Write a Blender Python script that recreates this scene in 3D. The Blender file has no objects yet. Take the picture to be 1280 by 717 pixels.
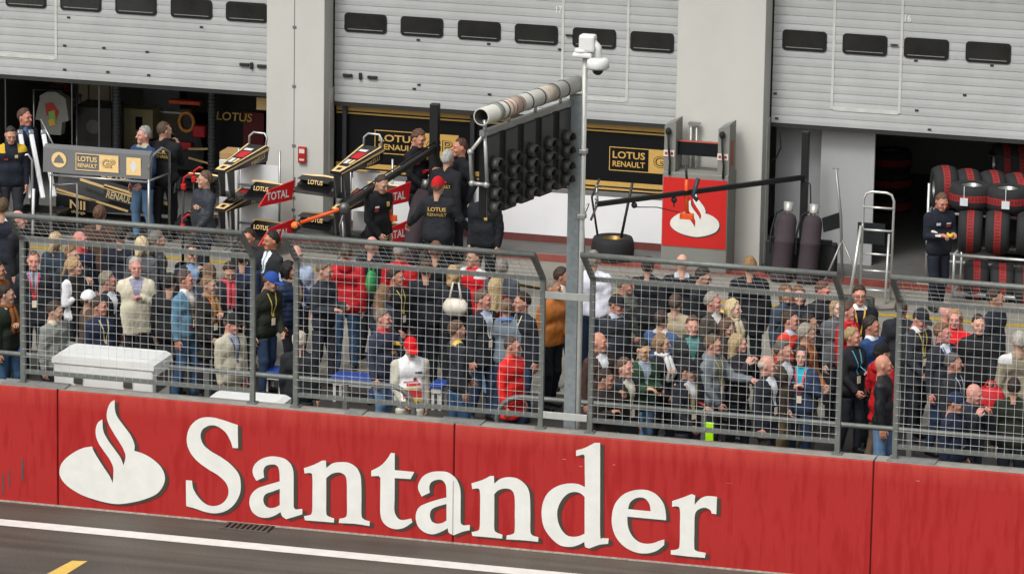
import bpy, bmesh, math, random
import numpy as np
from mathutils import Vector, Matrix
from mathutils.bvhtree import BVHTree
from mathutils.geometry import tessellate_polygon

random.seed(7)
SC = bpy.context.scene
COL = SC.collection
R = math.radians

# ------------------------------------------------------------------ camera model (metres, wall face is the plane Y = 0)
FPX, YAW, PIT, ROL, DIST = 6140., .26881, .23144, .01621, 61.
def _axes():
    cy, sy, cp, sp = math.cos(YAW), math.sin(YAW), math.cos(PIT), math.sin(PIT)
    w = np.array([-sy*cp, cy*cp, -sp]); r = np.array([cy, sy, 0.]); u = np.cross(r, w)
    return math.cos(ROL)*r + math.sin(ROL)*u, -math.sin(ROL)*r + math.cos(ROL)*u, w
CR, CU, CW = _axes()
def ray(x, y): return CW + CR*(x-640)/FPX - CU*(y-358.5)/FPX
CAM = -ray(640, 685.8)*DIST
def onY(x, y, Y): k = ray(x, y); return CAM + k*(Y-CAM[1])/k[1]
def onZ(x, y, Z): k = ray(x, y); return CAM + k*(Z-CAM[2])/k[2]
def onX(x, y, X): k = ray(x, y); return CAM + k*(X-CAM[0])/k[0]

# ------------------------------------------------------------------ materials
def lin(c):
    if isinstance(c, str):
        c = c.lstrip('#'); c = [int(c[i:i+2], 16)/255 for i in (0, 2, 4)]
        return tuple(x/12.92 if x <= .04045 else ((x+.055)/1.055)**2.4 for x in c)
    return tuple(c)
_M = {}
def mat(col, rough=.7, metal=0., var=.12, scale=6., bump=0., bscale=60., stretch=(1, 1, 1), spec=.4, name=None, coat=0.):
    c = lin(col)
    key = (c, rough, metal, var, scale, bump, bscale, stretch, spec, coat)
    if key in _M: return _M[key]
    m = bpy.data.materials.new(name or 'paint'); m.use_nodes = True
    nt = m.node_tree; b = nt.nodes['Principled BSDF']
    b.inputs['Roughness'].default_value = rough; b.inputs['Metallic'].default_value = metal
    b.inputs['Specular IOR Level'].default_value = spec
    if coat: b.inputs['Coat Weight'].default_value = coat
    tc = nt.nodes.new('ShaderNodeTexCoord')
    mp = nt.nodes.new('ShaderNodeMapping'); mp.inputs['Scale'].default_value = stretch
    nt.links.new(tc.outputs['Object'], mp.inputs['Vector'])
    n = nt.nodes.new('ShaderNodeTexNoise'); n.inputs['Scale'].default_value = scale
    n.inputs['Detail'].default_value = 4; n.inputs['Roughness'].default_value = .6
    nt.links.new(mp.outputs['Vector'], n.inputs['Vector'])
    r = nt.nodes.new('ShaderNodeMapRange'); r.inputs['From Min'].default_value = .25; r.inputs['From Max'].default_value = .75
    r.inputs['To Min'].default_value = 1-var; r.inputs['To Max'].default_value = 1+var
    nt.links.new(n.outputs['Fac'], r.inputs['Value'])
    mx = nt.nodes.new('ShaderNodeVectorMath'); mx.operation = 'SCALE'
    mx.inputs[0].default_value = c; nt.links.new(r.outputs['Result'], mx.inputs['Scale'])
    nt.links.new(mx.outputs['Vector'], b.inputs['Base Color'])
    if bump:
        n2 = nt.nodes.new('ShaderNodeTexNoise'); n2.inputs['Scale'].default_value = bscale; n2.inputs['Detail'].default_value = 3
        nt.links.new(mp.outputs['Vector'], n2.inputs['Vector'])
        bp = nt.nodes.new('ShaderNodeBump'); bp.inputs['Strength'].default_value = bump; bp.inputs['Distance'].default_value = .02
        nt.links.new(n2.outputs['Fac'], bp.inputs['Height']); nt.links.new(bp.outputs['Normal'], b.inputs['Normal'])
    _M[key] = m
    return m
def _lift(c):
    r, g, b = lin(c); l = .3*r+.6*g+.1*b; k = 1+.55*max(0, 1-l/.03)
    return (round(r*k, 4), round(g*k, 4), round(b*k, 4))
def _calm(c):
    r, g, b = lin(c); l = .3*r+.6*g+.1*b
    return tuple(round(l+(q-l)*.86, 4) for q in (r, g, b))
def cloth(c):
    c = _lift(c); return mat(c, .85, 0, .18, 9., .35, 28., (1, 1, .5), .25, 'cloth')
def leather(c):
    c = _lift(c); return mat(c, .48, 0, .18, 9., .4, 24., (1, 1, .5), .4, 'leather')
def nylon(c):
    c = _lift(c); return mat(c, .6, 0, .15, 9., .5, 22., (.6, .6, 1.3), .35, 'nylon')
def denim(c): return mat(c, .9, 0, .3, 7., .3, 26., (1, 1, .4), .2, 'denim')
def skin(c): return mat(_calm(c), .55, 0, .12, 18., .1, 90., (1, 1, 1), .4, 'skin')
def metal(c='b8b9b6', rough=.4): return mat(c, rough, .85, .12, 8., .05, 40., name='metal')
def galv(c='8f9490'): return mat(c, .55, .35, .2, 14., .05, 50., name='galvanised')
def paint(c, rough=.5, var=.06, scale=3.): return mat(c, rough, 0, var, scale, .04, 30., name='paint')
def rubber(c='1c1c1d'): return mat(c, .75, 0, .2, 12., .1, 60., name='rubber')

# ------------------------------------------------------------------ meshes
def tag(o, label=None, cat=None, group=None, kind=None):
    if label: o['label'] = label
    if cat: o['category'] = cat
    if group: o['group'] = group
    if kind: o['kind'] = kind
    return o
def empty(name, loc, label=None, cat=None, group=None, rz=0., kind=None):
    o = bpy.data.objects.new(name, None); COL.objects.link(o)
    o.location = tuple(loc); o.rotation_euler = (0, 0, rz); o.empty_display_size = .2
    return tag(o, label, cat, group, kind)
def V(p): return Vector([float(q) for q in p])

class MB:
    """collects shapes; build() links them as ONE mesh object"""
    def __init__(self): self.v = []; self.f = []; self.m = []; self.s = []
    def add(self, vs, fs, m=0, smooth=False, M=None):
        n = len(self.v)
        for p in vs:
            p = V(p); self.v.append(M @ p if M else p)
        for q in fs:
            self.f.append([n+i for i in q]); self.m.append(m); self.s.append(smooth)
        return self
    def box(self, a, b, m=0, bev=0., M=None):
        x0, y0, z0 = [min(a[i], b[i]) for i in range(3)]; x1, y1, z1 = [max(a[i], b[i]) for i in range(3)]
        if bev <= 0:
            vs = [(x, y, z) for z in (z0, z1) for y in (y0, y1) for x in (x0, x1)]
            fs = [(0, 2, 3, 1), (4, 5, 7, 6), (0, 1, 5, 4), (2, 6, 7, 3), (0, 4, 6, 2), (1, 3, 7, 5)]
            return self.add(vs, fs, m, False, M)
        bm = bmesh.new(); bmesh.ops.create_cube(bm, size=1)
        for v in bm.verts: v.co = Vector(((x0+x1)/2+v.co.x*(x1-x0), (y0+y1)/2+v.co.y*(y1-y0), (z0+z1)/2+v.co.z*(z1-z0)))
        bmesh.ops.bevel(bm, geom=list(bm.edges), offset=min(bev, .45*min(x1-x0, y1-y0, z1-z0)), segments=2, profile=.5, affect='EDGES')
        bm.verts.index_update()
        self.add([v.co.copy() for v in bm.verts], [[v.index for v in f.verts] for f in bm.faces], m, False, M); bm.free()
        return self
    def tube(self, pts, r, n=10, m=0, caps=True, closed=False, M=None):
        pts = [V(p) for p in pts]; N = len(pts)
        rs = r if isinstance(r, (list, tuple)) else [r]*N
        vs = []; fs = []; up = None
        for i, p in enumerate(pts):
            if closed: t = pts[(i+1) % N]-pts[i-1]
            else: t = pts[min(i+1, N-1)]-pts[max(i-1, 0)]
            t.normalize()
            if up is None:
                up = Vector((0, 0, 1)) if abs(t.z) < .9 else Vector((1, 0, 0))
            s = t.cross(up)
            if s.length < 1e-4: s = t.cross(Vector((0, 1, 0)))
            s.normalize(); up = s.cross(t).normalized()
            for k in range(n):
                a = 2*math.pi*k/n+math.pi/n
                vs.append(p+(s*math.cos(a)+up*math.sin(a))*rs[i])
        for i in range(N if closed else N-1):
            for k in range(n):
                a, b = i*n+k, i*n+(k+1) % n; c, d = ((i+1) % N)*n+(k+1) % n, ((i+1) % N)*n+k
                fs.append((a, b, c, d))
        self.add(vs, fs, m, n > 5, M)
        if caps and not closed:
            self.add(vs[:n], [tuple(range(n))], m, False, M); self.add(vs[-n:], [tuple(range(n-1, -1, -1))], m, False, M)
        return self
    def lathe(self, prof, n=24, m=0, M=None, smooth=True, axis='z'):
        vs = []; fs = []
        for (r, z) in prof:
            for k in range(n):
                a = 2*math.pi*k/n; c, s = math.cos(a)*r, math.sin(a)*r
                vs.append((c, s, z) if axis == 'z' else ((z, c, s) if axis == 'x' else (c, z, s)))
        for i in range(len(prof)-1):
            for k in range(n):
                fs.append((i*n+k, i*n+(k+1) % n, (i+1)*n+(k+1) % n, (i+1)*n+k))
        return self.add(vs, fs, m, smooth, M)
    def prism(self, poly, f0, f1, m=0):
        """poly: list of 2-D points; f0/f1 map a 2-D point to the near and far face"""
        n = len(poly); vs = [f0(p) for p in poly]+[f1(p) for p in poly]
        fs = [(i, (i+1) % n, n+(i+1) % n, n+i) for i in range(n)]
        self.add(vs, fs, m)
        tri = tessellate_polygon([[Vector((p[0], p[1], 0)) for p in poly]])
        self.add(vs[:n], [tuple(t) for t in tri], m); self.add(vs[n:], [tuple(t) for t in tri], m)
        return self
    def ball(self, c, r, n=12, m=0, M=None):
        r = r if isinstance(r, (tuple, list)) else (r, r, r); vs = []; fs = []; h = n//2
        for i in range(h+1):
            t = math.pi*i/h
            for k in range(n):
                a = 2*math.pi*k/n
                vs.append((c[0]+r[0]*math.sin(t)*math.cos(a), c[1]+r[1]*math.sin(t)*math.sin(a), c[2]+r[2]*math.cos(t)))
        for i in range(h):
            for k in range(n): fs.append((i*n+k, (i+1)*n+k, (i+1)*n+(k+1) % n, i*n+(k+1) % n))
        return self.add(vs, fs, m, True, M)
    def build(self, name, mats, parent=None, local=False):
        """verts are world coordinates unless local=True"""
        off = Vector((0, 0, 0))
        inv = None
        if parent is not None and not local:
            inv = Matrix.Identity(4); p = parent; chain = []
            while p is not None: chain.append(p); p = p.parent
            for p in reversed(chain): inv = inv @ (Matrix.Translation(p.location) @ p.rotation_euler.to_matrix().to_4x4())
            inv = inv.inverted()
        me = bpy.data.meshes.new(name)
        me.from_pydata([tuple(inv @ v) if inv else tuple(v) for v in self.v], [], self.f)
        for mm in (mats if isinstance(mats, (list, tuple)) else [mats]): me.materials.append(mm)
        me.polygons.foreach_set('material_index', self.m); me.polygons.foreach_set('use_smooth', self.s)
        bm = bmesh.new(); bm.from_mesh(me); bmesh.ops.remove_doubles(bm, verts=bm.verts, dist=1e-5)
        bmesh.ops.recalc_face_normals(bm, faces=bm.faces); bm.to_mesh(me); bm.free()
        me.update()
        o = bpy.data.objects.new(name, me); COL.objects.link(o)
        if parent is not None: o.parent = parent
        return o

def copy_tree(o, parent=None):
    c = o.copy(); COL.objects.link(c)
    if parent is not None: c.parent = parent
    for ch in list(o.children): copy_tree(ch, c)
    return c

_DG = None
def text_tris(s, size=1., bold=0., shear=0., space=1.):
    cu = bpy.data.curves.new('t', 'FONT'); cu.body = s; cu.size = size; cu.offset = bold; cu.shear = shear; cu.space_character = space
    cu.align_x = 'CENTER'; cu.align_y = 'CENTER'; cu.resolution_u = 3
    o = bpy.data.objects.new('t', cu); COL.objects.link(o)
    dg = bpy.context.evaluated_depsgraph_get(); me = bpy.data.meshes.new_from_object(o.evaluated_get(dg))
    vs = [v.co.copy() for v in me.vertices]; fs = [list(p.vertices) for p in me.polygons]
    bpy.data.objects.remove(o); bpy.data.curves.remove(cu); bpy.data.meshes.remove(me)
    return vs, fs
def text_on(s, c, ex, ey, w, h, m, parent, name='lettering', bold=.01, shear=0., lift=.004, local=False, space=1.):
    """flat lettering centred on c, ex to the right, ey up, scaled to w x h"""
    vs, fs = text_tris(s, 1., bold, shear, space)
    xs = [v.x for v in vs]; ys = [v.y for v in vs]; x0, x1, y0, y1 = min(xs), max(xs), min(ys), max(ys)
    ex, ey, c = V(ex).normalized(), V(ey).normalized(), V(c); nn = ex.cross(ey).normalized()
    mb = MB(); mb.add([c+nn*lift+ex*((v.x-(x0+x1)/2)/(x1-x0)*w)+ey*((v.y-(y0+y1)/2)/(y1-y0)*h) for v in vs], fs)
    return mb.build(name, m, parent, local)
# ------------------------------------------------------------------ the ground
def sheet(name, x0, x1, y0, y1, z, m, nx=1, ny=1):
    mb = MB()
    for i in range(nx):
        for j in range(ny):
            a, b = x0+(x1-x0)*i/nx, x0+(x1-x0)*(i+1)/nx; c, d = y0+(y1-y0)*j/ny, y0+(y1-y0)*(j+1)/ny
            mb.add([(a, c, z), (b, c, z), (b, d, z), (a, d, z)], [(0, 1, 2, 3)])
    return tag(mb.build(name, m), kind='structure')
def asphalt(c, dark, streak, name):
    m = bpy.data.materials.new(name); m.use_nodes = True; nt = m.node_tree; b = nt.nodes['Principled BSDF']; L = nt.links.new
    tc = nt.nodes.new('ShaderNodeTexCoord')
    def noise(sc, st, det=5):
        mp = nt.nodes.new('ShaderNodeMapping'); mp.inputs['Scale'].default_value = st; L(tc.outputs['Object'], mp.inputs['Vector'])
        n = nt.nodes.new('ShaderNodeTexNoise'); n.inputs['Scale'].default_value = sc; n.inputs['Detail'].default_value = det; L(mp.outputs['Vector'], n.inputs['Vector']); return n
    a = noise(1.6, streak); s = noise(38, (1, 1, 1), 4); p = noise(.5, (1, 1, 1), 6)
    r = nt.nodes.new('ShaderNodeValToRGB'); r.color_ramp.elements[0].position = .33; r.color_ramp.elements[1].position = .68
    r.color_ramp.elements[0].color = (*lin(dark), 1); r.color_ramp.elements[1].color = (*lin(c), 1)
    ad = nt.nodes.new('ShaderNodeMath'); ad.operation = 'MULTIPLY_ADD'; ad.inputs[1].default_value = .35; L(s.outputs['Fac'], ad.inputs[0])
    av = nt.nodes.new('ShaderNodeMath'); av.operation = 'MULTIPLY_ADD'; av.inputs[1].default_value = .5; av.inputs[2].default_value = -.17
    L(a.outputs['Fac'], av.inputs[0]); L(av.outputs[0], ad.inputs[2])
    a2 = nt.nodes.new('ShaderNodeMath'); a2.operation = 'MULTIPLY_ADD'; a2.inputs[1].default_value = .35; L(p.outputs['Fac'], a2.inputs[0]); L(ad.outputs[0], a2.inputs[2])
    L(a2.outputs[0], r.inputs['Fac']); L(r.outputs['Color'], b.inputs['Base Color'])
    b.inputs['Roughness'].default_value = .62
    bp = nt.nodes.new('ShaderNodeBump'); bp.inputs['Strength'].default_value = .5; bp.inputs['Distance'].default_value = .006
    L(s.outputs['Fac'], bp.inputs['Height']); L(bp.outputs['Normal'], b.inputs['Normal'])
    return m
sheet('track', -400, 400, -400, .1, 0, asphalt('68665c', '413c36', (.12, 2.6, 1), 'track_asphalt'))
sheet('pit_lane', -400, 400, .1, 400, 0, asphalt('949087', '7b786f', (.3, 1.1, 1), 'pit_lane_asphalt'))
sheet('dark_ground_strip', -60, 60, .3, 7.6, .004, asphalt('3d3b38', '2b2926', (.3, 1.1, 1), 'dark_ground'))  # darker sheet laid over the lane ground, from the wall into the crowd
yl = [onZ(0, 648.3, 0)[1], onZ(0, 656.2, 0)[1]]
sheet('white_line', -60, 60, yl[1], yl[0], .004, paint('d8d6d0', .6, .12, 5))
sheet('yellow_line', -60, 60, 13.66, 13.84, .004, mat('a08732', .75, 0, .35, 9))
sheet('red_strip', -60, 60, 15.5, 15.98, .004, mat('7f3a2f', .75, 0, .3, 5))
sheet('garage_apron', -60, 60, 16.05, 30, .003, mat('5d5d5b', .6, 0, .15, 4))
mb = MB(); mb.add([onZ(x, y, .004) for x, y in ((51, 720.5), (90, 700), (109.5, 700.5), (77, 720.5))], [(0, 1, 2, 3)])
tag(mb.build('grid_marking', mat('d9b45a', .6, 0, .15, 8)), kind='structure')
# writing on the red strip
mb = MB(); zz_ = [onZ(1146+k*2.2, 353.5+k*.25+(1.6 if k % 2 else -1.2), .008) for k in range(11)]
for i in range(10):
    a_, b_ = zz_[i], zz_[i+1]; mb.add([a_-[.012, 0, 0], a_+[.012, 0, 0], b_+[.012, 0, 0], b_-[.012, 0, 0]], [(0, 1, 2, 3)])
tag(mb.build('worn_marking', paint('c9c2b6')), kind='structure')
# drain grate at the foot of the wall
gx, gy = onZ(308, 659, 0)[:2]
g = empty('drain_grate', (gx, gy, 0), 'slotted dark drain grate let into the track at the foot of the red wall', 'drain grate')
mb = MB()
for k in range(9): mb.box((gx-.28+k*.07, gy-.13, .002), (gx-.255+k*.07, gy+.13, .016))
mb.box((gx-.3, gy-.16, .002), (gx+.33, gy-.13, .018)); mb.box((gx-.3, gy+.13, .002), (gx+.33, gy+.16, .018))
mb.build('grate', mat('5b5048', .7), g)
MB().box((gx-.3, gy-.13, .0015), (gx+.33, gy+.13, .004)).build('slot_bed', mat('100f0e', .9), g)

# ------------------------------------------------------------------ the red pit wall with its painted sign
WT, WD = 1.54, .27
wall_root = empty('pit_wall', (0, 0, 0), 'red concrete pit wall with large white painted lettering along the track', 'wall')
def wall_mat():
    m = bpy.data.materials.new('red_painted_concrete'); m.use_nodes = True; nt = m.node_tree; b = nt.nodes['Principled BSDF']; L = nt.links.new
    tc = nt.nodes.new('ShaderNodeTexCoord')
    def noise(sc, st, det=4):
        mp = nt.nodes.new('ShaderNodeMapping'); mp.inputs['Scale'].default_value = st; L(tc.outputs['Object'], mp.inputs['Vector'])
        n = nt.nodes.new('ShaderNodeTexNoise'); n.inputs['Scale'].default_value = sc; n.inputs['Detail'].default_value = det; L(mp.outputs['Vector'], n.inputs['Vector']); return n
    n1 = noise(4.5, (2.2, 1, .35), 7); n2 = noise(14, (1, 1, .12), 4); n3 = noise(1.1, (1, 1, 1), 3)
    s = nt.nodes.new('ShaderNodeMath'); s.operation = 'MULTIPLY_ADD'; s.inputs[1].default_value = .5; L(n2.outputs['Fac'], s.inputs[0]); L(n1.outputs['Fac'], s.inputs[2])
    s2 = nt.nodes.new('ShaderNodeMath'); s2.operation = 'MULTIPLY_ADD'; s2.inputs[1].default_value = .5; L(n3.outputs['Fac'], s2.inputs[0]); L(s.outputs[0], s2.inputs[2])
    r = nt.nodes.new('ShaderNodeValToRGB'); e = r.color_ramp.elements
    e[0].position = .62; e[0].color = (*lin('981d1c'), 1); e[1].position = 1.15; e[1].color = (*lin('a62a28'), 1); k = e.new(1.25) if False else e.new(.88); k.color = (*lin('9e2221'), 1)
    L(s2.outputs[0], r.inputs['Fac'])
    # worn, chalky upper edge
    sx = nt.nodes.new('ShaderNodeSeparateXYZ'); L(tc.outputs['Object'], sx.inputs[0])
    w = nt.nodes.new('ShaderNodeMapRange'); w.inputs['From Min'].default_value = 1.28; w.inputs['From Max'].default_value = 1.54; w.inputs['To Max'].default_value = .75; L(sx.outputs['Z'], w.inputs['Value'])
    wm = nt.nodes.new('ShaderNodeMath'); wm.operation = 'MULTIPLY'; L(w.outputs[0], wm.inputs[0]); L(n1.outputs['Fac'], wm.inputs[1])
    mx = nt.nodes.new('ShaderNodeMix'); mx.data_type = 'RGBA'; L(wm.outputs[0], mx.inputs['Factor']); L(r.outputs['Color'], mx.inputs['A']); mx.inputs['B'].default_value = (*lin('c8564a'), 1)
    # pale drips and scratches
    v = noise(40, (1, 1, .04), 2); vr = nt.nodes.new('ShaderNodeMapRange'); vr.inputs['From Min'].default_value = .68; vr.inputs['From Max'].default_value = .8; vr.inputs['To Max'].default_value = .35; L(v.outputs['Fac'], vr.inputs['Value'])
    mx2 = nt.nodes.new('ShaderNodeMix'); mx2.data_type = 'RGBA'; L(vr.outputs[0], mx2.inputs['Factor']); L(mx.outputs['Result'], mx2.inputs['A']); mx2.inputs['B'].default_value = (*lin('b5524a'), 1)
    L(mx2.outputs['Result'], b.inputs['Base Color']); b.inputs['Roughness'].default_value = .75; b.inputs['Specular IOR Level'].default_value = .22
    bp = nt.nodes.new('ShaderNodeBump'); bp.inputs['Strength'].default_value = .2; bp.inputs['Distance'].default_value = .02; L(n1.outputs['Fac'], bp.inputs['Height']); L(bp.outputs['Normal'], b.inputs['Normal'])
    return m
WALLM = wall_mat(); CONC = mat('8f8b83', .85, 0, .2, 6, .3, 30)
seams = [onY(72, 560, 0)[0], onY(567, 600, 0)[0], onY(1090, 640, 0)[0]]
per = (seams[2]-seams[0])/2
edges = [seams[0]-2*per, seams[0]-per]+seams+[seams[2]+per, seams[2]+2*per]
for a, b in zip(edges[:-1], edges[1:]):
    mb = MB(); mb.box((a+.008, .004, 0), (b-.008, WD-.03, WT-.011), 0, .014); mb.box((a+.008, .012, WT-.010), (b-.008, WD-.01, WT), 1, .004)
    mb.build('concrete_block', [WALLM, CONC], wall_root)
mb = MB(); mb.box((edges[0], .03, .001), (edges[-1], WD-.02, WT-.06)); mb.build('joint_filler', mat('5c1512', .9), wall_root)
mb = MB(); mb.box((edges[0], -.012, .0), (edges[-1], .003, .02), 0); mb.build('chipped_foot', mat('a39a90', .9, 0, .4, 20), wall_root)
mb = MB()
for x0, x1, y in ((1108, 1168, 571), (548, 600, 524), (430, 452, 510), (0, 80, 480)):
    a, b = onY(x0, y, 0)[0], onY(x1, y, 0)[0]; mb.box((a, .02, WT+.001), (b, .26, WT+.018))
mb.build('steel_plate', galv('8b8a86'), wall_root)
# outlines of the emblem and letters, read off the sign in its own plane
GL = {}
def G(name, ox, oy, sc, *loops): GL[name] = [[(ox+p[0]/sc, oy+p[1]/sc, len(p) > 2) for p in lp] for lp in loops]
c = 1
G('emblem', 60, 490, 4.782, [(265,322,c),(200,335),(130,375),(85,420),(70,465),(78,510),(120,560),(200,610),(300,645),(400,665),(480,660),(570,640),(650,605),(690,555),(700,505),(680,450),(630,400),(570,365),(517,348,c),(518,310),(495,255),(455,200),(415,145),(401,100),(400,45,c),(375,60),(357,100),(352,145),(365,190),(395,245),(430,300),(455,345),(465,385),(452,435,c),(435,390),(400,340),(360,285),(332,230),(326,160,c),(300,180),(287,215),(288,260),(305,305),(335,350),(370,400),(392,455),(388,540,c),(370,500),(330,440),(295,385),(272,345)])
G('S', 220, 510, 4.78, [(370,98,c),(372,237,c),(340,235,c),(325,190),(295,140),(245,105),(200,102),(160,125),(148,165),(165,215),(210,255),(270,290),(330,335),(375,390),(388,450),(382,510),(350,570),(300,610),(240,625),(180,618),(110,595),(62,582,c),(60,427,c),(97,430,c),(105,480),(140,535),(180,570),(225,582),(270,570),(305,535),(315,490),(300,445),(255,400),(190,360),(130,315),(85,260),(65,195),(75,130),(105,85),(150,57),(210,52),(270,65),(330,85)])
G('a', 300, 560, 7.17, [(148,288,c),(122,240),(115,190),(135,140),(190,95),(260,72),(330,72),(400,90),(450,130),(475,180),(482,240),(482,360),(482,480),(484,525),(500,545,c),(560,540,c),(560,588,c),(490,610),(415,632,c),(380,605),(365,568,c),(310,600),(240,620),(170,610),(115,570),(88,510),(88,450),(110,400),(160,355),(230,330),(300,310),(358,292,c),(355,220),(345,170),(318,145),(280,143),(235,155),(212,195),(218,258,c)], [(358,360,c),(290,385),(235,405),(212,440),(215,485),(240,520),(280,532),(320,525),(358,505,c)])
G('n', 370, 560, 6.52, [(245,98,c),(248,158,c),(300,120),(360,110),(430,115),(490,150),(520,200),(532,260),(535,400),(535,540),(555,575),(603,592,c),(600,630,c),(480,612),(350,605,c),(355,570,c),(400,560),(416,530),(416,400),(415,280),(405,225),(370,198),(330,195),(285,210),(248,240,c),(248,400),(248,520),(262,548),(312,568,c),(310,602,c),(190,592),(75,583,c),(65,548,c),(110,542),(132,515),(135,400),(135,235),(122,200),(72,202,c),(65,160,c),(150,130),(215,97,c)])
G('t', 370, 560, 6.52, [(775,35,c),(806,38,c),(806,175,c),(965,190,c),(935,248,c),(806,240,c),(805,400),(803,500),(820,550),(850,578),(890,580),(940,568,c),(950,600,c),(880,645),(810,655),(750,635),(705,590),(688,520),(688,400),(690,240,c),(675,222,c),(615,225,c),(615,180,c),(690,140),(740,90)])
G('a2', 500, 570, 6.52, [(178,325,c),(150,265),(155,215),(190,160),(250,128),(320,120),(390,128),(450,170),(480,220),(495,290),(495,420),(495,520),(500,545),(520,560,c),(570,555,c),(570,598,c),(510,612),(440,640,c),(400,620),(390,582,c),(340,610),(270,632),(200,615),(150,570),(130,510),(135,450),(165,405),(230,375),(310,350),(380,332,c),(378,260),(370,220),(340,190),(295,190),(255,210),(240,250),(245,293,c)], [(380,385,c),(310,405),(260,430),(245,475),(260,525),(300,545),(345,540),(380,520,c)])
G('n2', 580, 580, 6.518, [(245,92,c),(248,155,c),(300,115),(370,102),(440,115),(500,160),(530,215),(540,290),(542,420),(542,540),(560,575),(607,590,c),(605,628,c),(480,615),(345,608,c),(350,575,c),(395,565),(414,535),(415,400),(415,290),(405,230),(375,200),(325,195),(280,210),(248,240,c),(248,400),(248,520),(265,550),(315,570,c),(312,602,c),(190,590),(70,580,c),(63,548,c),(105,540),(128,515),(132,400),(132,240),(118,195),(68,200,c),(62,152,c),(150,125),(215,92,c)])
G('d', 660, 540, 4.483, [(405,58,c),(405,300),(405,570),(415,590,c),(453,592,c),(450,622,c),(400,628),(345,648,c),(322,640),(316,612,c),(280,630),(235,640),(180,630),(130,590),(90,530),(77,460),(85,390),(115,335),(165,300),(225,285),(280,288),(320,305,c),(318,130,c),(310,122,c),(270,132,c),(270,100,c),(320,85),(375,57,c)], [(318,360,c),(295,340),(260,332),(220,345),(185,385),(165,440),(170,500),(190,545),(220,575),(255,583),(290,578),(318,565,c)])
G('e', 750, 590, 5.976, [(495,355,c),(205,328,c),(210,400),(240,470),(290,515),(345,530),(400,525),(440,510),(482,498,c),(480,540,c),(420,585),(340,603),(260,592),(180,550),(120,480),(92,400),(90,320),(110,240),(160,175),(225,140),(300,127),(370,135),(430,170),(475,230),(492,300)], [(380,288,c),(210,272,c),(225,225),(260,195),(300,185),(340,195),(370,235)])
G('r', 750, 590, 5.976, [(540,212,c),(620,185),(685,160,c),(712,170,c),(707,240,c),(750,195),(800,175),(875,180,c),(870,310,c),(835,305,c),(825,280),(790,262),(750,268),(720,290),(708,330),(706,440),(705,540),(715,580),(790,598,c),(785,635,c),(660,625),(530,610,c),(530,578,c),(575,572),(595,545),(598,400),(598,280),(580,252),(540,255,c)])
def smooth_loop(lp, n=5):
    N = len(lp); out = []
    for i in range(N):
        p0, p1, p2, p3 = lp[i-1], lp[i], lp[(i+1) % N], lp[(i+2) % N]
        if p1[2]: p0 = p1
        if p2[2]: p3 = p2
        if p1[2] and p2[2]: out.append(p1[:2]); continue
        for k in range(n):
            t = k/n; q = []
            for d in (0, 1):
                a, b, c_, d_ = p0[d], p1[d], p2[d], p3[d]
                q.append(.5*(2*b+(c_-a)*t+(2*a-5*b+4*c_-d_)*t*t+(3*b-a-3*c_+d_)*t**3))
            out.append(tuple(q))
    return out
def sign_mesh(loops, name, m, parent, y, dx=0, dz=0, warp=None):
    pts = [[onY(*p, 0) for p in smooth_loop(lp)] for lp in loops]
    if warp: pts = [[warp(p) for p in lp] for lp in pts]
    tri = tessellate_polygon([[Vector((p[0], p[2], 0)) for p in lp] for lp in pts])
    fl = [p for lp in pts for p in lp]
    mb = MB(); mb.add([(p[0]+dx, y, p[2]+dz) for p in fl], [tuple(t) for t in tri])
    return mb.build(name, m, parent)
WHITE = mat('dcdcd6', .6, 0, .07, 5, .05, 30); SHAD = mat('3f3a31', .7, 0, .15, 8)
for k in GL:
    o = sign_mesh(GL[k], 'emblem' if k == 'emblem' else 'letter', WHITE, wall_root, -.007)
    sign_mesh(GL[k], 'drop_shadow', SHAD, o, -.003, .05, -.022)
sx_ = onY(566.5, 630, 0)[0]; za, zb2 = onY(566, 600, 0)[2], onY(566, 667, 0)[2]
MB().box((sx_-.007, -.0095, zb2), (sx_+.007, -.0075, za)).build('joint_line', mat('aaa8a2', .7), wall_root)
# small scuffs
mb = MB()
for x, y, w_, h_ in ((3, 592, 2, 26), (11, 587, 1.6, 20), (27, 573, 2.4, 28), (703, 573, 5, 1), (724, 582, 4, 1), (766, 580, 3, 1), (907, 603, 9, 1), (1145, 600, 5, 1)):
    a = onY(x, y, 0); b = onY(x+w_, y+h_, 0); mb.add([(a[0], -.0005, a[2]), (b[0], -.0005, a[2]), (b[0], -.0005, b[2]), (a[0], -.0005, b[2])], [(0, 1, 2, 3)], 0 if x < 30 else 1)
mb.build('scuff', [mat('4a4a4c', .8), mat('d09088', .8)], wall_root)

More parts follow.
